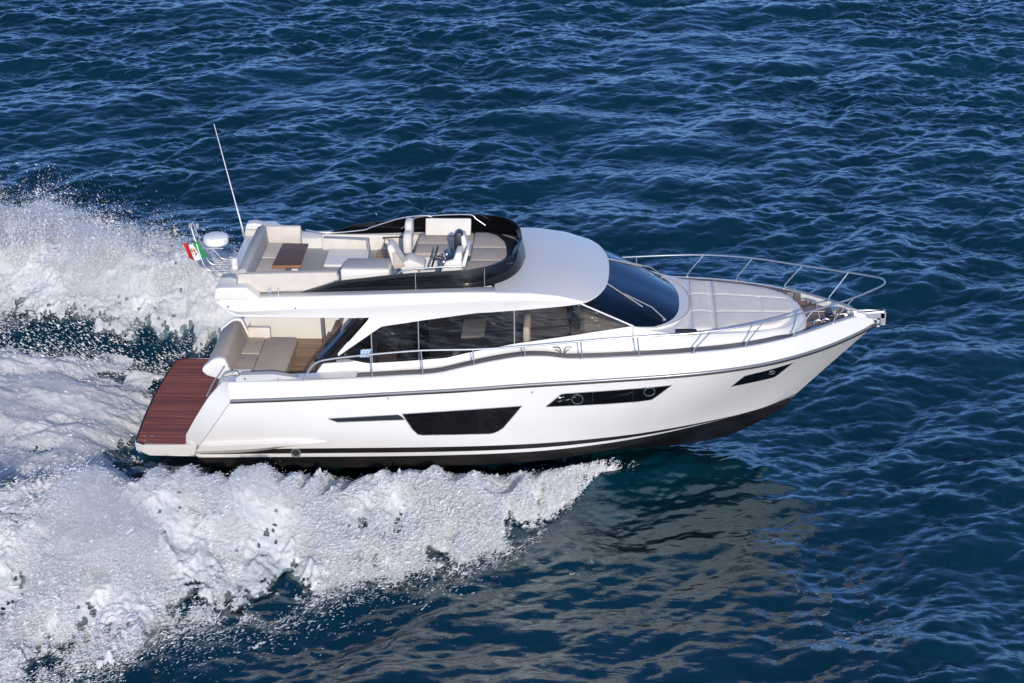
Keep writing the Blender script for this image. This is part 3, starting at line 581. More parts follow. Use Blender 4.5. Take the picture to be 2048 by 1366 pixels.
g.tube([c0 + .20 * (math.cos(a) * ax1 + math.sin(a) * ax2) for a in np.linspace(0, 2 * math.pi, 33)[:-1]], .016, 8, True)
for a in (.5, 2.6, 4.7): g.tube([c0, c0 + .20 * (math.cos(a) * ax1 + math.sin(a) * ax2)], .010, 6)
g.tube([c0, c0 + Vector((.16, 0, -.05))], .03, 10); g.build('steering_wheel', navyp, hc, 60)
for k, (x, y, z) in enumerate([(5.98, -1.0, 3.75), (6.05, -.92, 3.82), (6.02, -.78, 3.81), (6.1, -.6, 3.84), (5.97, -.55, 3.73), (6.0, -.66, 3.78)]):
    g = MB(); g.lathe([(.03, -.02), (.03, .03), (.02, .04)], (x, y, z), 12); g.build('gauge', (steel, rubber)[k % 2], hc, 50)
for y in (-1.04, -.98):
    g = MB(); g.tube([(6.02, y, 3.78), (5.99, y, 3.90)], .012); g.lathe([(.02, -.02), (.02, .02)], (5.99, y, 3.91), 10, 'Y'); g.build('throttle_lever', steel, hc, 60)

# ------------------------------------------------------------------ mast, radar, aerials
rm = part_root('radar_mast')
g = MB(); g.lathe([(.20, -.10), (.235, -.07), (.24, .02), (.225, .06), (.17, .085), (.06, .095), (.004, .096)], (1.60, -.08, 3.84), 36); g.build('radar_dome', plastic, rm, 40)
g = MB(); g.lathe([(.10, -.14), (.19, -.10)], (1.60, -.08, 3.84), 24); g.build('radar_foot', steel, rm, 40)
for dy in (-.22, .10):
    g = MB(); g.tube(spline([(1.98, dy - .08, 3.30), (1.60, dy - .08, 3.28), (1.45, dy - .08, 3.30), (1.36, dy - .07, 3.45), (1.24, dy * .8 - .05, 3.85), (1.16, dy * .6 - .04, 4.14)], 5), .016, 8); g.build('mast_tube', steel, rm, 60)
g = MB(); g.tube([(1.33, -.28, 3.60), (1.33, .02, 3.60), ], .013); g.tube([(1.44, -.22, 3.70), (1.76, -.22, 3.70)], .013); g.tube([(1.44, .05, 3.70), (1.76, .05, 3.70)], .013)
g.tube(spline([(1.50, -.08, 3.66), (1.62, -.08, 3.52), (1.70, -.08, 3.44), (1.95, -.08, 3.42)], 5), .014); g.build('mast_bracket', steel, rm, 60)
for x, y, z in ((1.16, -.17, 4.15), (1.24, .02, 4.07)):
    g = MB(); g.lathe([(.03, -.05), (.035, 0), (.035, .03), (.012, .04)], (x, y, z), 14); g.build('masthead_light', greyp, rm, 50)
g = MB(); g.lathe([(.065, 0), (.068, .16), (.058, .195), (.02, .21)], (1.98, -.35, 3.36), 22); g.lathe([(.03, -.1), (.03, 0)], (1.98, -.35, 3.36), 12); g.build('satellite_dome', plastic, rm, 50)
an = part_root('whip_antenna')
a0, a1 = np.array([1.87, 1.3, 3.40]), np.array([1.44, 1.3, 5.66]); g = MB(); g.tube([lerp(a0, a1, t) for t in (0, .25, .251, 1)], [.016, .014, .011, .006], 8); g.build('antenna_rod', plastic, an, 60)
g = MB(); g.tube([(1.90, 1.3, 3.24), (1.84, 1.3, 3.50)], .024); g.box(1.86, 1.98, 1.24, 1.36, 3.24, 3.29); g.build('antenna_foot', steel, an, 60)

# ------------------------------------------------------------------ rails along the deck
gr = part_root('guard_rail')
top_pts = [(3.42, 2.00, 1.80), (3.55, 2.0, 2.02), (3.68, 2.0, 2.16), (3.95, 2.0, 2.24), (4.7, 2.01, 2.34), (5.63, 2.01, 2.43), (6.58, 2.01, 2.46), (7.5, 2.01, 2.53), (8.54, 2.01, 2.64), (9.53, 1.98, 2.72), (10.7, 1.92, 2.79), (11.65, 1.66, 2.845), (12.5, 1.25, 2.88), (13.4, .72, 2.94), (13.95, .32, 3.0), (14.13, .14, 3.02), (14.17, 0, 3.02)]
sp_ = spline(top_pts, 6); full = [q * SB for q in sp_] + [q for q in sp_[::-1][1:]]
g = MB(); g.tube(full, .019, 8); g.build('top_rail', steel, gr, 60)
posts = [((4.70, 2.01), (4.68, 2.005)), ((5.63, 2.02), (5.61, 2.01)), ((6.57, 2.02), (6.55, 2.01)), ((7.50, 2.02), (7.48, 2.01)), ((8.53, 2.0), (8.51, 2.005)), ((9.56, 1.96), (9.53, 1.98)), ((10.54, 1.86), (10.86, 1.885)), ((11.49, 1.61), (11.80, 1.60)), ((12.39, 1.18), (12.74, 1.13)), ((13.18, .53), (13.55, .605))]
tp = np.array(sp_)
for (bx, by), (tx, ty) in posts:
    zb_ = float(crv(bx, SHEER[0], SHEER[2])) + .01; zt_ = float(np.interp(tx, tp[:, 0], tp[:, 2]))
    for sgn in (-1, 1):
        g = MB(); k = .03 if tx - bx > .1 else 0
        g.tube([(bx, sgn * by, zb_), (bx + k, sgn * by, zb_ + .09), (tx, sgn * ty, zt_)], .013, 8); g.lathe([(.032, 0), (.03, .012), (.016, .02)], (bx, sgn * by, zb_ - .004), 12); g.build('rail_post', steel, gr, 60)

# ------------------------------------------------------------------ bow gear, emblem, badge
bw = part_root('bow_roller')
g = MB(); g.tube([(13.45, 0, 2.33), (14.0, 0, 2.385), (14.18, 0, 2.40)], [.05, .05, .05], 8)
for y in (-.075, .065): g.box(13.5, 14.2, y, y + .012, 2.30, 2.42)
for y in (-.075, .065): g.box(14.12, 14.22, y, y + .012, 2.16, 2.42)
g.build('roller_cheek', steel, bw, 40, .006)
g = MB(); g.lathe([(.03, -.06), (.045, -.05), (.03, 0), (.045, .05), (.03, .06)], (14.14, 0, 2.33), 16, 'Y'); g.build('roller', rubber, bw, 50)
wl = part_root('windlass')
g = MB(); g.lathe([(.10, 0), (.10, .03), (.06, .05), (.05, .12), (.08, .14), (.08, .17), (.02, .18)], (13.27, .08, 2.29), 20); g.build('windlass_drum', steel, wl, 45)
g = MB(); g.tube([(13.3, -.03, 2.36), (13.62, 0, 2.38)], .018); g.build('anchor_chain', darksteel, wl, 60); rbox('windlass_motor', 13.12, 13.26, -.06, .22, 2.28, 2.36, navyp, wl, .02)
def cleat(x, y, z, yaw):
    c = part_root('mooring_cleat'); c.location = (x, y, z); c.rotation_euler = (0, 0, yaw)
    g = MB(); g.tube(spline([(-.15, 0, .065), (-.07, 0, .075), (.07, 0, .075), (.15, 0, .065)], 3), [.010] + [.018] * 8 + [.010], 8)
    for s in (-.05, .05): g.tube([(s, 0, 0), (s, 0, .07)], .018)
    g.build('cleat_horn', steel, c, 60)
for x, y, yw in ((12.86, .66, -.6), (12.86, -.66, .6), (13.38, .27, -.6), (13.38, -.27, .6), (7.95, 1.9, 0), (2.6, 1.86, 0)): cleat(x, y, float(np.interp(x, [2.6, 7.95, 12, 13.5], [1.86, 2.17, 2.29, 2.30])), yw)
for sgn in (-1, 1):
    g = MB(); g.tube([(x, sgn * (float(crv(x, SHEER[0], SHEER[1])) - .05), float(crv(x, SHEER[0], SHEER[2])) + .04) for x in np.linspace(12.4, 13.6, 14)], .020); g.build('toe_rail', steel, yacht, 60)
    g = MB(); g.lathe([(.05, 0), (.05, .05), (.03, .06)], (11.42, sgn * 1.52, 2.25), 14); g.build('deck_filler', greyp, yacht, 50)
for y in (-.25, .25):
    g = MB(); g.box(12.80, 13.22, y - .008, y + .008, 2.297, 2.306); g.build('hatch_seam', cream, yacht)
for x in (12.98,):
    g = MB(); g.box(x - .008, x + .008, -.62, .62, 2.296, 2.305); g.build('hatch_seam', cream, yacht)
for x, y in ((12.92, -.36), (13.08, -.30)):
    h_ = part_root('deck_fairlead'); h_.location = (x, y, 2.295); g = MB(); g.tube(spline([(-.07, 0, 0), (-.06, 0, .06), (0, 0, .09), (.06, 0, .06), (.07, 0, 0)], 4), .022); g.build('fairlead_bow', steel, h_, 60)
g = MB(); g.box(10.24, 10.62, -1.44, -1.30, 2.53, 2.60); g.build('deck_hatch_vent', rubber, yacht, 40, .02)
em = part_root('side_emblem')                                   # mirrored double-hook mark on the house side
for s in (-1, 1):
    for k, (dz, w) in enumerate(((0, .17), (-.055, .135))):
        x0 = 8.17; pts = [(x0 + s * (.03 + .02 * k), -1.675, 2.21), (x0 + s * (.03 + .02 * k), -1.672, 2.27 + dz * .6), (x0 + s * (.055 + .02 * k), -1.668, 2.33 + dz), (x0 + s * (.085 + .02 * k), -1.668, 2.345 + dz), (x0 + s * w, -1.666, 2.345 + dz)]
        pts = [(a, -(float(YW(a, 2.3)) + .035), c) for a, b, c in pts]
        g = MB(); g.tube(spline(pts, 4), .014, 6); g.build('emblem_hook', darksteel, em, 60)
bd = part_root('window_badge')
g = MB(); g.add([(4.43, -1.612, 2.10), (4.62, -1.612, 2.12), (4.645, -1.60, 2.27), (4.455, -1.60, 2.25)], [(0, 1, 2, 3)]); g.build('badge_plate', mat('badge_blue', (.22, .42, .68), .4), bd)
for k in range(3):
    x = 4.475 + .06 * k; g = MB(); pts = spline([(x - .02, -1.617, 2.115), (x + .004, -1.616, 2.13), (x + .012, -1.612, 2.20), (x + .02, -1.606, 2.245), (x + .05, -1.606, 2.26)], 3); g.tube(pts, .011, 6); g.build('badge_stripe', plastic, bd, 60)

# ------------------------------------------------------------------ things resting on, hanging from or held by the yacht
base = (11.4, 0, 2.45)
fp = thing('sun_pad', 'large pale grey quilted sun pad covering the foredeck ahead of the windscreen', 'sun pad', base)
def padz(x, y, seams):
    z = 0 * x
    for d in seams: z = z + np.exp(-(np.abs(d) / .028) ** 1.3)
    return z
def foredeck_cushion(x0, x1, cols, front=False):
    nx, ny = max(12, int((x1 - x0) / .022)), 110; s = np.linspace(-1, 1, ny); a = np.linspace(0, 1, nx)
    S, A = np.meshgrid(s, a); wid = lambda x: np.interp(x, [10.3, 11.0, 11.6, 12.0, 12.3, 12.42, 12.5], [1.24, 1.21, 1.09, .95, .76, .60, .30])
    if front:
        xe = 12.48 - .30 * np.abs(S) ** 3; X = x0 + (xe - x0) * A; Y = S * wid(X)
    else:
        X = x0 + (x1 - x0) * A; Y = S * wid(X)
    if x0 < 10.4: X = X - (1 - A) * .30 * (np.abs(S) ** 2) * 1.0
    ds = [(Y - c * np.interp(X, [10.3, 11, 12.5], [1, 1, .78])) for c in cols]
    if front: ds.append(np.where(np.abs(Y) < .36, X - 11.86, 1))
    eb = np.minimum(np.minimum(A * (x1 - x0), (1 - A) * (x1 - x0)), (1 - np.abs(S)) * wid(X)); edge = np.clip(eb / .07, 0, 1)
    Z = np.interp(X, [10.3, 12.5], [2.585, 2.525]) - .020 * padz(X, Y, ds) + .014 * np.sin(np.clip(eb / .3, 0, 1) * math.pi / 2) - .075 * (1 - np.sqrt(1 - (1 - edge) ** 2)) - .03 * np.abs(S) ** 4
    g = MB(); T = np.stack([X, Y, Z], -1); g.grid(T); B = T.copy(); B[..., 2] = 2.44
    for e in (0, -1): g.grid([T[e], B[e]]); g.grid([T[:, e], B[:, e]])
    o = g.build('pad_cushion', padgrey, fp, 60); shifted(o, base)
foredeck_cushion(10.38, 10.51, []); foredeck_cushion(10.528, 10.955, [.42, -.42]); foredeck_cushion(10.973, 12.46, [.42, -.42], True)
g = MB(); G_ = [[(x, y, 2.505 - .03 * (y / 1.2) ** 2) for y in np.linspace(-1.15, 1.15, 13)] for x in (10.36, 11.2)]; g.grid(G_); shifted(g.build('pad_gap_shade', navyp, fp), base)  # dark sheet added under the cushions to deepen shade in the gaps
base = (5.9, .98, 3.54)
bo = thing('bolster_cushion', 'long white bolster cushion propped against the dark screen on the flybridge sun pad', 'cushion', base)
o = prism('cushion_body', [(.92, 3.545), (1.04, 3.545), (1.20, 3.80), (1.10, 3.84)], 5.46, 6.34, cream, bo, .03, 'X'); shifted(o, base)
# ensign: green, white, red, quartered arms in the middle; flies aft from the mast tube
base = (1.36, -.26, 3.55)
fl = thing('ensign_flag', 'green white and red flag with a small quartered shield streaming from the stern mast', 'flag', base)
flm = [mat('flag_green', (.02, .24, .07), .8), mat('flag_white', (.78, .78, .78), .8), mat('flag_red', (.55, .02, .015), .8), mat('flag_shield_red', (.50, .06, .02), .8), mat('flag_shield_blue', (.03, .05, .25), .8), mat('flag_shield_gold', (.62, .38, .08), .8)]
nx, ny = 61, 41; V = []
for j in range(ny):
    for i in range(nx):
        u, v = i / (nx - 1), j / (ny - 1); amp = .012 + .05 * u
        V.append((1.46 - .17 * v - (.37 - .08 * v) * u, -.26 + amp * math.sin(7.5 * u + 1.5 * v), 3.53 + .31 * v + .018 * math.sin(6 * u + 2) - .06 * u))
F, mi = [], []
for j in range(ny - 1):
    for i in range(nx - 1):
        a = j * nx + i; F.append((a, a + 1, a + nx + 1, a + nx)); u, v = (i + .5) / (nx - 1), (j + .5) / (ny - 1)
        k = 0 if u < .333 else (1 if u < .667 else 2); du, dv = (u - .5) / .115, (v - .52) / .26
        if abs(du) < 1 and -1 < dv < .8 and not (dv < -.6 and abs(du) > .6 + (dv + .6)):
            k = (3 if dv > -.05 else 5) if du > 0.08 else (4 if du < -.08 and dv < -.05 else (3 if du < -.08 else 1))
            if abs(dv + .05) < .08: k = 1
        elif abs(du) < .55 and .8 <= dv < 1.1: k = 5
        mi.append(k)
o = mesh('flag_cloth', V, F, flm, fl, mi); shifted(o, base)
# anchor hanging in the roller
base = (14.05, 0, 2.15)
ac = thing('anchor', 'galvanised steel anchor hanging from the roller at the pointed bow tip', 'anchor', base)
galv = mat('galvanised_steel', (.60, .62, .65), .45, .6)
g = MB(); g.box(13.60, 14.12, -.022, .022, 2.245, 2.295); g.box(14.06, 14.12, -.022, .022, 2.10, 2.29); shifted(g.build('anchor_shank', galv, ac, 40, .006), base)
g = MB(); G = []
for sgn in (-1, 1):
    V = [(14.16, 0, 2.14), (13.90, 0, 2.075), (13.84, sgn * .10, 2.11), (13.98, sgn * .17, 2.20), (14.12, sgn * .10, 2.19)]; g.add(V, [(0, 1, 2, 3, 4)]); g.add([(a, b, c + .018) for a, b, c in V], [(0, 1, 2, 3, 4)])
shifted(g.build('anchor_fluke', galv, ac, 20), base)
# ------------------------------------------------------------------ the sea
D = .04; NX, NY = 1296, 1536; X0, Y0 = -19.0, -20.0             # finely meshed sea round the boat
wr = np.random.default_rng(7)
kx = np.fft.fftfreq(NX, D) * 2 * np.pi; ky = np.fft.fftfreq(NY, D) * 2 * np.pi
KX, KY = np.meshgrid(kx, ky); K = np.hypot(KX, KY); K[0, 0] = 1
TH = np.arctan2(KY, KX); th0 = math.atan2(-.85, .52)
kp = 2 * np.pi / 4.4
dirc = .90 * np.abs(np.cos(TH - th0)) ** 3 + .12
Pk = K ** -3.8 * np.exp(-(kp / K) ** 2) * dirc * np.exp(-(K * .027) ** 2); Pk[0, 0] = 0
A0 = np.sqrt(Pk) * (wr.normal(size=K.shape) + 1j * wr.normal(size=K.shape))
def field(F): return np.fft.ifft2(F).real
GUST = np.random.default_rng(3); lo_ = 1 / (1 + (K / 3.2) ** 6)
gf = field(np.where((K > .25) & (K < 1.1), K ** -1.0, 0) * np.exp(2j * np.pi * GUST.random(K.shape))); gf = np.clip(1 + .22 * gf / gf.std(), .35, 1.7)
Hh = field(A0 * lo_) + field(A0 * (1 - lo_)) * gf; sx, sy = field(1j * KX * A0), field(1j * KY * A0); sc = SLOPE / math.sqrt((sx ** 2 + sy ** 2).mean())
Hh *= sc; CX, CY = field(1j * KX / K * A0) * sc, field(1j * KY / K * A0) * sc
del sx, sy
def noise2(shape, d, lo, hi, p=2.0, seed=0, stretch=1.0, ang=0.0):        # periodic random field with detail between two wavelengths
    r = np.random.default_rng(seed); a, b = np.meshgrid(np.fft.fftfreq(shape[1], d), np.fft.fftfreq(shape[0], d)); a, b = (a * math.cos(ang) + b * math.sin(ang)) * stretch, -a * math.sin(ang) + b * math.cos(ang); k = np.hypot(a, b); k[0, 0] = 1
    f = k ** (-p / 1.0) * ((k > 1 / lo) & (k < 1 / hi)) * np.exp(2j * np.pi * r.random(shape)); g = np.fft.ifft2(f).real; return g / g.std()
def sstep(a, b, x): t = np.clip((x - a) / (b - a), 0, 1); return t * t * (3 - 2 * t)
# wake: two crests thrown out by the bow wave, trough beside the stern, churned lane astern
RX = [-30, -14, -6, 0, 2, 4, 5.5, 7, 8, 9, 9.6]
def ridge_y(x): return np.interp(x, RX, [10.5, 8.2, 6.5, 5.15, 4.7, 3.9, 3.35, 2.75, 2.3, 1.6, 1.2])
def ridge_h(x): return np.interp(x, RX, [.5, .9, 1.12, 1.15, 1.05, .9, .8, .68, .5, .12, 0])
def outer_y(x): return np.interp(x, [-30, -14, -6, -.5, 1.57, 1.72, 3.83, 5.7, 7.15, 8.07, 9.25, 9.6], [20, 14.6, 11.2, 8.9, 8.1, 7.3, 6.2, 5.1, 4.3, 3.0, 1.3, 1.0])
def inner_y(x): return np.interp(x, [-30, -6, 0, 2, 4, 6, 8, 9.4], [8.0, 4.6, 3.75, 3.0, 2.35, 1.95, 1.8, 1.3])
EX = np.arange(-14, 14, .05); EN = np.convolve(RNG.normal(size=len(EX)), np.hanning(9), 'same') * .05 + np.convolve(RNG.normal(size=len(EX)), np.hanning(31), 'same') * .025
HW = lambda x: np.interp(x, [0, 5, 7, 8, 8.8, 9.6], [1.78, 1.70, 1.45, 1.1, .7, .3])
ENV = lambda x, y: np.where((x > .2) & (x < 11), -.03 + 9 * sstep(9.0, 10, x) + .42 * (np.abs(y) - HW(x)) + np.interp(x, EX, EN) * sstep(1.8, 3, np.abs(y)), 9)
def wake(x, y):
    a = np.abs(y); ry, rh, oy, iy = ridge_y(x), ridge_h(x), outer_y(x), inner_y(x)
    wi, wo = np.maximum(ry - iy, .3), np.maximum(oy - ry, .5) * .62
    h = rh * np.where(a < ry, np.exp(-((ry - a) / (wi * .75)) ** 2 * 1.6), np.exp(-((a - ry) / wo) ** 2)) * (x < 9.6)
    hw = HW(x) + .25; hole = sstep(hw + .5, hw - .1, a) * sstep(9.2, 7.5, x) * sstep(-1.5, .4, x); h = h * (1 - hole) - .42 * hole
    tro = np.exp(-((a - 3.1) / .8) ** 2) * sstep(3, 0, x) * .16; h -= tro
    lane = np.exp(-(a / 1.9) ** 4) * sstep(.2, -3.5, x); h = h + .24 * lane * np.interp(x, [-30, -8, -3, 0], [.4, .8, 1, 0]); return np.minimum(h, np.maximum(ENV(x, y) - .10, -.42) + 9 * sstep(.6, -.2, x) + 9 * sstep(8.2, 9.2, x))
gx, gy = X0 + D * np.arange(NX), Y0 + D * np.arange(NY); GX, GY = np.meshgrid(gx, gy)
WK = wake(GX, GY); calm = 1 - .75 * sstep(.15, .5, np.abs(WK)) * (GX < 10)
lee = np.exp(-((GX - 9.5) / 4.5) ** 4) * sstep(-1.0, -3.0, GY) * sstep(-16, -11, GY); calm = calm * (1 - .38 * lee)
SEA = Hh * calm + WK
CH = .7
edge = sstep(0, 1.5, np.minimum(np.minimum(GX - X0, X0 + D * (NX - 1) - GX), np.minimum(GY - Y0, Y0 + D * (NY - 1) - GY)))
V = np.stack([GX - CH * CX * calm * edge, GY - CH * CY * calm * edge, SEA * edge], -1).reshape(-1, 3)
def fast_mesh(name, V, Q, m, smooth=True):
    me = bpy.data.meshes.new(name); n, k = Q.shape; me.vertices.add(len(V)); me.vertices.foreach_set('co', np.ascontiguousarray(V, np.float32).ravel())
    me.loops.add(n * k); me.loops.foreach_set('vertex_index', np.ascontiguousarray(Q, np.int32).ravel())
    me.polygons.add(n); me.polygons.foreach_set('loop_start', np.arange(0, n * k, k, dtype=np.int32))
    me.polygons.foreach_set('use_smooth', np.full(n, smooth)); me.update(calc_edges=True)
    me.materials.append(m); o = bpy.data.objects.new(name, me); COL.objects.link(o); return o
I = np.arange(NX * NY).reshape(NY, NX); Q = np.stack([I[:-1, :-1], I[:-1, 1:], I[1:, 1:], I[1:, :-1]], -1).reshape(-1, 4)
# the rest of the sheet out to the horizon
ex = [-9000, -2000, -500, -150, -60]; xr = [X0, X0 + D * (NX - 1)]; yr = [Y0, Y0 + D * (NY - 1)]
ox = [-9000, -1500, -300, -80] + xr + [110, 400, 1600, 9000]; oy_ = [-9000, -1500, -300, -80] + yr + [120, 400, 1600, 9000]
ov = np.array([(a, b, 0.0) for b in oy_ for a in ox]); m_ = len(ox); oq = []
for j in range(len(oy_) - 1):
    for i in range(m_ - 1):
        if not (i == 4 and j == 4): oq.append([j * m_ + i, j * m_ + i + 1, (j + 1) * m_ + i + 1, (j + 1) * m_ + i])
sea = mat('sea_water', SEACOL, .05, ior=1.78); P(sea).inputs['Specular Tint'].default_value = (.68, .90, 1, 1)
tc = N(sea, 'ShaderNodeTexCoord'); gpos = N(sea, 'ShaderNodeNewGeometry')
mp = N(sea, 'ShaderNodeMapping'); mp.inputs['Rotation'].default_value = (0, 0, rad(-20)); mp.inputs['Scale'].default_value = (.55, 1, 1); L(sea, tc.outputs['Object'], mp.inputs[0])
n1 = N(sea, 'ShaderNodeTexNoise', Scale=9.0, Detail=3.0, Roughness=.55); L(sea, mp.outputs[0], n1.inputs['Vector']); bump(sea, n1.outputs[0], .38, .03)
n2 = N(sea, 'ShaderNodeTexNoise', Scale=.16, Detail=3.0); L(sea, tc.outputs['Object'], n2.inputs['Vector'])
L(sea, ramp(sea, n2.outputs[0], [(.35, tuple(c * .75 for c in SEACOL)), (.68, tuple(c * 1.25 for c in SEACOL))]), P(sea).inputs['Base Color'])
water = fast_mesh('water', np.concatenate([V, ov]), np.concatenate([Q, np.array(oq) + len(V)]), sea); tag(water, kind='structure')
del V, Q

# ------------------------------------------------------------------ foam lying on the wake (a lumpy sheet with lacy holes)
FD = .025; FX0, FX1, FY0, FY1 = -17.5, 10.2, -13.5, 17.5
fx, fy = np.arange(FX0, FX1, FD), np.arange(FY0, FY1, FD); FXg, FYg = np.meshgrid(fx, fy); sh = FXg.shape
def samp(G, x, y):
    i = np.clip((x - X0) / D, 0, NX - 2); j = np.clip((y - Y0) / D, 0, NY - 2); a, b = i.astype(int), j.astype(int); u, v = i - a, j - b
    return G[b, a] * (1 - u) * (1 - v) + G[b, a + 1] * u * (1 - v) + G[b + 1, a] * (1 - u) * v + G[b + 1, a + 1] * u * v
nA, nB, nC = noise2(sh, FD, 2.4, .5, 1.6, 1), noise2(sh, FD, .7, .16, 1.4, 2), noise2(sh, FD, .2, .055, 1.2, 3)
nP, nM = noise2(sh, FD, 1.6, .12, 1.5, 21, 3.2, rad(62)), noise2(sh, FD, 1.6, .12, 1.5, 22, 3.2, rad(-62)); nT = np.where(FYg < 0, nP, nM); del nP, nM   # streaks along the throw of the spray
nD = noise2(sh, FD, 4.5, 1.1, 1.5, 9)
nS = noise2(sh, FD, 5, .3, 1.5, 5, 5.0)                          # streaks drawn out along the track
aY = np.abs(FYg); ry, oy, iy = ridge_y(FXg), outer_y(FXg) - .6 * (FYg > 0), inner_y(FXg)
wob = .22 * nA + .16 * nB
dens = sstep(-.5, .55, aY - iy + wob * .6) * sstep(-.45, .6, oy - aY + wob * 1.25 + .06 * nD + .15 * nT + .3 * sstep(5, 3.5, FXg)) * sstep(9.5, 8.3, FXg + .3 * nA)
core = sstep(-.2, .6, aY - iy + wob * .3) * sstep(.15, .7, oy - aY + .25 * nB) * sstep(9.0, 7.8, FXg) * (1 - sstep(4.5, 8, FXg) * sstep(ry, oy, aY)); dens = np.maximum(dens, .86 * core)
lane = sstep(-.3, .7, 3.0 - aY + .25 * nA) * sstep(.25, -.6, FXg + .25 * nA + .12 * nB)
dens_l = lane * (.97 + .15 * nS * sstep(0, -1, FXg) + .05 * nA)
gap = sstep(.6, -.1, FXg) * sstep(2.2, 2.9, aY) * sstep(iy + .6, iy, aY) * .31
side_fleck = sstep(1.0, .2, FXg) * 0
dens = np.maximum(np.maximum(dens, dens_l), gap)
near_bow = sstep(6.2, 8.8, FXg) * sstep(ry + .1, oy, aY) * .40   # the young outer spray is open, water shows through
cover = dens - near_bow + (.07 * nB + .13 * nC + .09 * nT) * (1 - .55 * lane) + .02 * nA
big = sstep(.35, .85, dens)
amp = np.where(lane > .5, .35, 1.0)
zf = samp(SEA, FXg, FYg) + .045 + .02 * big + big * amp * np.maximum(.09 * (1 - np.abs(nA) * .8) + .03 * (1 - np.abs(nB) * 1.0) + .045 * nT + .014 * nC, -.004 + .008 * nC) + lane * .05 * nS * (FXg < 0)
zf = np.minimum(zf, ENV(FXg, FYg) + .03 + .04 * nT + .03 * nC)
keepv = cover > .50; fi = np.arange(sh[0] * sh[1]).reshape(sh)
kq = keepv[:-1, :-1] & keepv[:-1, 1:] & keepv[1:, 1:] & keepv[1:, :-1]
inside = (np.abs(FYg) < HW(FXg) - .1) & (FXg > .15) & (FXg < 9.2); kq &= ~inside[:-1, :-1]
Qf = np.stack([fi[:-1, :-1], fi[:-1, 1:], fi[1:, 1:], fi[1:, :-1]], -1)[kq]
used = np.unique(Qf); remap = np.full(sh[0] * sh[1], -1, np.int64); remap[used] = np.arange(len(used))
Vf = np.stack([FXg, FYg, zf], -1).reshape(-1, 3)[used]
foam = mat('sea_foam', (.80, .81, .82), .75, spec=.3)
n1 = N(foam, 'ShaderNodeTexNoise', Scale=16.0, Detail=5.0, Roughness=.65); L(foam, coords(foam), n1.inputs['Vector']); bump(foam, n1.outputs[0], .22, .04)
mpf = N(foam, 'ShaderNodeMapping'); mpf.inputs['Rotation'].default_value = (0, 0, rad(-58)); mpf.inputs['Scale'].default_value = (.45, 1.5, .6)
tcf = N(foam, 'ShaderNodeTexCoord'); L(foam, tcf.outputs['Object'], mpf.inputs[0])
n3 = N(foam, 'ShaderNodeTexNoise', Scale=1.7, Detail=9.0, Roughness=.74); L(foam, mpf.outputs[0], n3.inputs['Vector'])
L(foam, ramp(foam, n3.outputs[0], [(.36, (.30, .33, .36)), (.49, (.56, .575, .585)), (.66, (.74, .74, .74))]), P(foam).inputs['Base Color'])
# aerated, milky water under and around the foam
ai = np.clip(((GX - FX0) / FD).astype(int), 0, sh[1] - 1); aj = np.clip(((GY - FY0) / FD).astype(int), 0, sh[0] - 1)
ok = (GX > FX0) & (GX < FX1 - .1) & (GY > FY0) & (GY < FY1 - .1); aer = np.where(ok, np.clip((dens[aj, ai] - .36) * 1.7, 0, 1), 0)
at_ = water.data.attributes.new('aerated', 'FLOAT', 'POINT'); at_.data.foreach_set('value', np.concatenate([aer.ravel(), np.zeros(len(ov))]).astype(np.float32))
an_ = N(sea, 'ShaderNodeAttribute', attribute_name='aerated'); mxa = N(sea, 'ShaderNodeMix', data_type='RGBA'); L(sea, an_.outputs['Fac'], mxa.inputs[0])
src = P(sea).inputs['Base Color'].links[0].from_socket; L(sea, src, mxa.inputs[6]); mxa.inputs[7].default_value = (.20, .27, .30, 1); L(sea, mxa.outputs[2], P(sea).inputs['Base Color'])
co = np.empty(len(water.data.vertices) * 3, np.float32); water.data.vertices.foreach_get('co', co)   # the water lies a hand lower under closed foam
co[2:3 * NX * NY:3] -= (.15 * sstep(.30, .75, aer)).ravel().astype(np.float32); water.data.vertices.foreach_set('co', co); water.data.update(); del co
fo = fast_mesh('wake_foam', Vf, remap[Qf], foam); tag(fo, 'churned white wake foam lying along both sides and astern of the yacht', 'foam', kind='stuff')

# ------------------------------------------------------------------ fine mist hanging over the foam: a thin body of scattering air
k_ = 4; mX, mY = FXg[::k_, ::k_], FYg[::k_, ::k_]; dm = np.clip((dens[::k_, ::k_] - .36) * 1.6, 0, 1)
def blur(a, n):
    w = np.hanning(2 * n + 3)[1:-1]; w /= w.sum(); a = np.apply_along_axis(lambda r: np.convolve(r, w, 'same'), 0, a); return np.apply_along_axis(lambda r: np.convolve(r, w, 'same'), 1, a)
dm = blur(dm, 9); hm = np.where(np.abs(mY) < 2.6, .16, np.where(mY > 0, np.interp(mX, [-13, -4, -1.5, 0, 9], [.55, .42, .2, .08, .05]), np.interp(mX, [-13, 0, 4, 7, 9], [.46, .42, .34, .25, .16])))
hm = blur(hm, 6); TH_ = dm ** 1.5 * hm * np.clip(.80 + 1.5 * blur(.5 * nA[::k_, ::k_] + .35 * nD[::k_, ::k_] + .35 * nT[::k_, ::k_], 7), .06, 1.7)
TH_ = blur(TH_, 3)
zb_ = samp(SEA, mX, mY) - .02; TH_ = np.minimum(TH_ + .06, np.maximum(ENV(mX, mY) + .05 - zb_, 0)); cell = (TH_ > .10); cell &= ~((mX > .1) & (mX < 9.3) & (np.abs(mY) < HW(mX) + .05)); cell[0] = cell[-1] = False; cell[:, 0] = cell[:, -1] = False
cq = cell[:-1, :-1] & cell[1:, :-1] & cell[:-1, 1:] & cell[1:, 1:]
full = np.zeros_like(cell); full[1:-1, 1:-1] = cq[:-1, :-1] & cq[1:, :-1] & cq[:-1, 1:] & cq[1:, 1:]
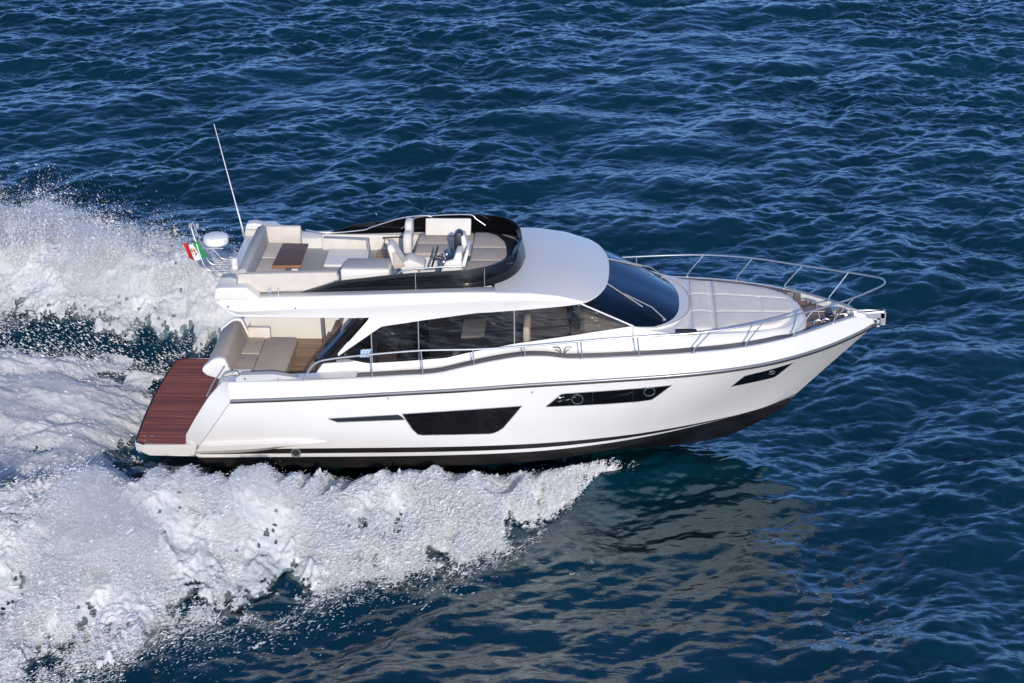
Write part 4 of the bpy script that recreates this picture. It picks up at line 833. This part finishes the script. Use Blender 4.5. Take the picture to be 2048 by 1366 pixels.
zt_ = np.where(full, zb_ + TH_, zb_); ii = np.arange(mX.size).reshape(mX.shape)
qt = np.stack([ii[:-1, :-1], ii[:-1, 1:], ii[1:, 1:], ii[1:, :-1]], -1)[cq]; qb = qt[:, ::-1] + mX.size
vm = np.concatenate([np.stack([mX, mY, zt_], -1).reshape(-1, 3), np.stack([mX, mY, zb_], -1).reshape(-1, 3)]); qm = np.concatenate([qt, qb]); us = np.unique(qm); rm = np.zeros(len(vm), np.int64); rm[us] = np.arange(len(us))
mist = bpy.data.materials.new('spray_mist'); mist.use_nodes = True; mist.node_tree.nodes.clear(); mist.cycles.homogeneous_volume = True
vs = N(mist, 'ShaderNodeVolumeScatter', Density=MISTD, Anisotropy=.1); vs.inputs['Color'].default_value = (.97, .975, .98, 1); mo = N(mist, 'ShaderNodeOutputMaterial'); L(mist, vs.outputs[0], mo.inputs['Volume'])
mi_o = fast_mesh('spray_mist', vm[us], rm[qm], mist); tag(mi_o, 'soft white mist of fine spray hanging over the foam beside and behind the yacht', 'mist', kind='stuff')

# ------------------------------------------------------------------ spray: droplets and short filaments in the air
def droplets(P_, size, vel, stretch):
    n = len(P_); T = np.array([(1, 1, 1), (1, -1, -1), (-1, 1, -1), (-1, -1, 1)]) / 1.2
    ang = RNG.random((n, 3)) * 6.283; ca, sa = np.cos(ang), np.sin(ang)
    V = np.repeat(T[None], n, 0); x, y, z = V[..., 0], V[..., 1], V[..., 2]
    x, y = x * ca[:, :1] - y * sa[:, :1], x * sa[:, :1] + y * ca[:, :1]; y, z = y * ca[:, 1:2] - z * sa[:, 1:2], y * sa[:, 1:2] + z * ca[:, 1:2]
    V = np.stack([x, y, z], -1) * size[:, None, None]
    V += vel[:, None, :] * (np.einsum('nij,nj->ni', V, vel) * stretch[:, None])[..., None]    # drawn out along the flight path
    V += P_[:, None, :]; b = np.arange(n)[:, None] * 4
    Fq = np.concatenate([b + np.array(q) for q in ((0, 1, 2), (0, 3, 1), (0, 2, 3), (1, 3, 2))], 1).reshape(-1, 3); return V.reshape(-1, 3), Fq
def cloud(n, sgn, xr, offs, hs, hmax, size, nsA, thr=-.2, gate=None):
    """candidates round the crest: offs = distance outboard of the crest (in units of crest-to-edge), hs = height scale"""
    x = RNG.uniform(xr[0], xr[1], n); o = offs(n); ry, oyv, iyv = ridge_y(x), outer_y(x), inner_y(x)
    oyv = oyv - .6 * (sgn > 0); a = np.where(o > 0, ry + o * (oyv - ry), ry + o * (ry - iyv)); y = sgn * a
    i = np.clip(((x - FX0) / FD).astype(int), 0, sh[1] - 1); j = np.clip(((y - FY0) / FD).astype(int), 0, sh[0] - 1)
    w = nA[j, i] * .7 + nB[j, i] * .6 + nC[j, i] * .35 + nT[j, i] * .5 + np.where(o > .5, nD[j, i] * .8, 0); keep = w > thr + RNG.normal(0, .35, n)
    h = RNG.exponential(1, n) * hs(x, o) * np.clip(.6 + .45 * w, .15, 2); base = np.maximum(wake(x, y), samp(SEA, x, y)); keep &= h < hmax; keep &= RNG.random(n) < sstep(9.4, 7.6, x + RNG.normal(0, .25, n)); h *= .35 + .65 * sstep(9.2, 7.0, x)
    if sgn > 0: keep &= (o < .4) | (RNG.random(n) < sstep(.8, -2.2, x))
    if gate is not None: keep &= gate(x, y, base + h)
    p = np.stack([x, y, base + .03 + h], -1)[keep]; s = size[0] * np.exp(RNG.normal(0, size[1], keep.sum()))
    v = np.stack([-.55 + .2 * RNG.normal(size=keep.sum()), sgn * (.65 + .2 * RNG.normal(size=keep.sum())), .25 * RNG.normal(size=keep.sum())], -1); v /= np.linalg.norm(v, axis=1)[:, None]
    return p, s, v, np.full(len(s), size[2] if len(size) > 2 else 2.2) * np.exp(RNG.normal(0, .35, len(s)))
lists = []
nrm = lambda m, s: (lambda n: RNG.normal(m, s, n))
off_boat = lambda x, y, z: z < ENV(x, y) + .04
for sgn, kk in ((-1, 1.0), (1, 1.0)):
    lists.append(cloud(int(520000 * kk), sgn, (-13, 8.4), nrm(.15, .45), lambda x, o: .07 + .05 * (x < 6), .8, (.0030, .45, 4), nA, -.3, off_boat))       # over the crest
    lists.append(cloud(int(260000 * kk), sgn, (-13, 8.2), nrm(.88, .17), lambda x, o: .07 + .05 * (x < 3), .6, (.0038, .5), nA, .0, off_boat))        # outer fringe
    lists.append(cloud(int(90000 * kk), sgn, (3.2, 9.2), lambda n: RNG.uniform(0, 1.02, n), lambda x, o: .22, .8, (.0042, .4), nA, -.3, off_boat))     # young open spray off the bow
    lists.append(cloud(int(16000 * kk), sgn, (7.6, 9.6), lambda n: RNG.normal(.1, .5, n), lambda x, o: .18, .6, (.004, .35), nA, -.6, off_boat))
lists.append(cloud(330000, 1, (-13, .5), nrm(.2, .42), lambda x, o: np.interp(x, [-13, -5, -1, .5], [.24, .22, .13, .06]), 1.7, (.0043, .45), nA, -.2, off_boat))        # the tall plume beyond the boat
lists.append(cloud(260000, -1, (-13, 8), nrm(.93, .13), lambda x, o: .09, .6, (.0026, .45, 4.5), nA, -.4, off_boat))
lists.append(cloud(420000, -1, (-13, 8), nrm(.3, .5), lambda x, o: .05, .5, (.0023, .4, 7), nA, -.6, off_boat))
lists.append(cloud(110000, -1, (-13, 3), nrm(.2, .5), lambda x, o: .2, .9, (.0038, .45), nA, -.1, off_boat))
Pn = np.concatenate([l[0] for l in lists]); Sn = np.concatenate([l[1] for l in lists]); Vn = np.concatenate([l[2] for l in lists]); Tn = np.concatenate([l[3] for l in lists])
# flecks in the dark troughs astern and over the churned lane
n = 36000; x = RNG.uniform(-14, .3, n); y = RNG.uniform(-4.2, 4.6, n); k = (x < .05) & ((np.abs(y) > 2.3) | (RNG.random(n) < .5)); x, y = x[k], y[k]
Pn = np.concatenate([Pn, np.stack([x, y, samp(SEA, x, y) + .03 + RNG.exponential(.06, len(x))], -1)]); Sn = np.concatenate([Sn, .006 * np.exp(RNG.normal(0, .4, len(x)))]); vv = np.tile([-.9, .3, .3], (len(x), 1)); Vn = np.concatenate([Vn, vv / np.linalg.norm(vv[0])])
Tn = np.concatenate([Tn, np.full(len(Pn) - len(Tn), 2.0)]); Vs, Fs = droplets(Pn, Sn, Vn, Tn)
drop = mat('spray_droplets', (.80, .805, .81), .4, spec=.6)
spr = fast_mesh('bow_spray', Vs, Fs, drop, False); tag(spr, 'white spray droplets thrown up beside the hull and over the wake', 'spray', kind='stuff')
print('foam faces', len(Qf), 'droplets', len(Pn))
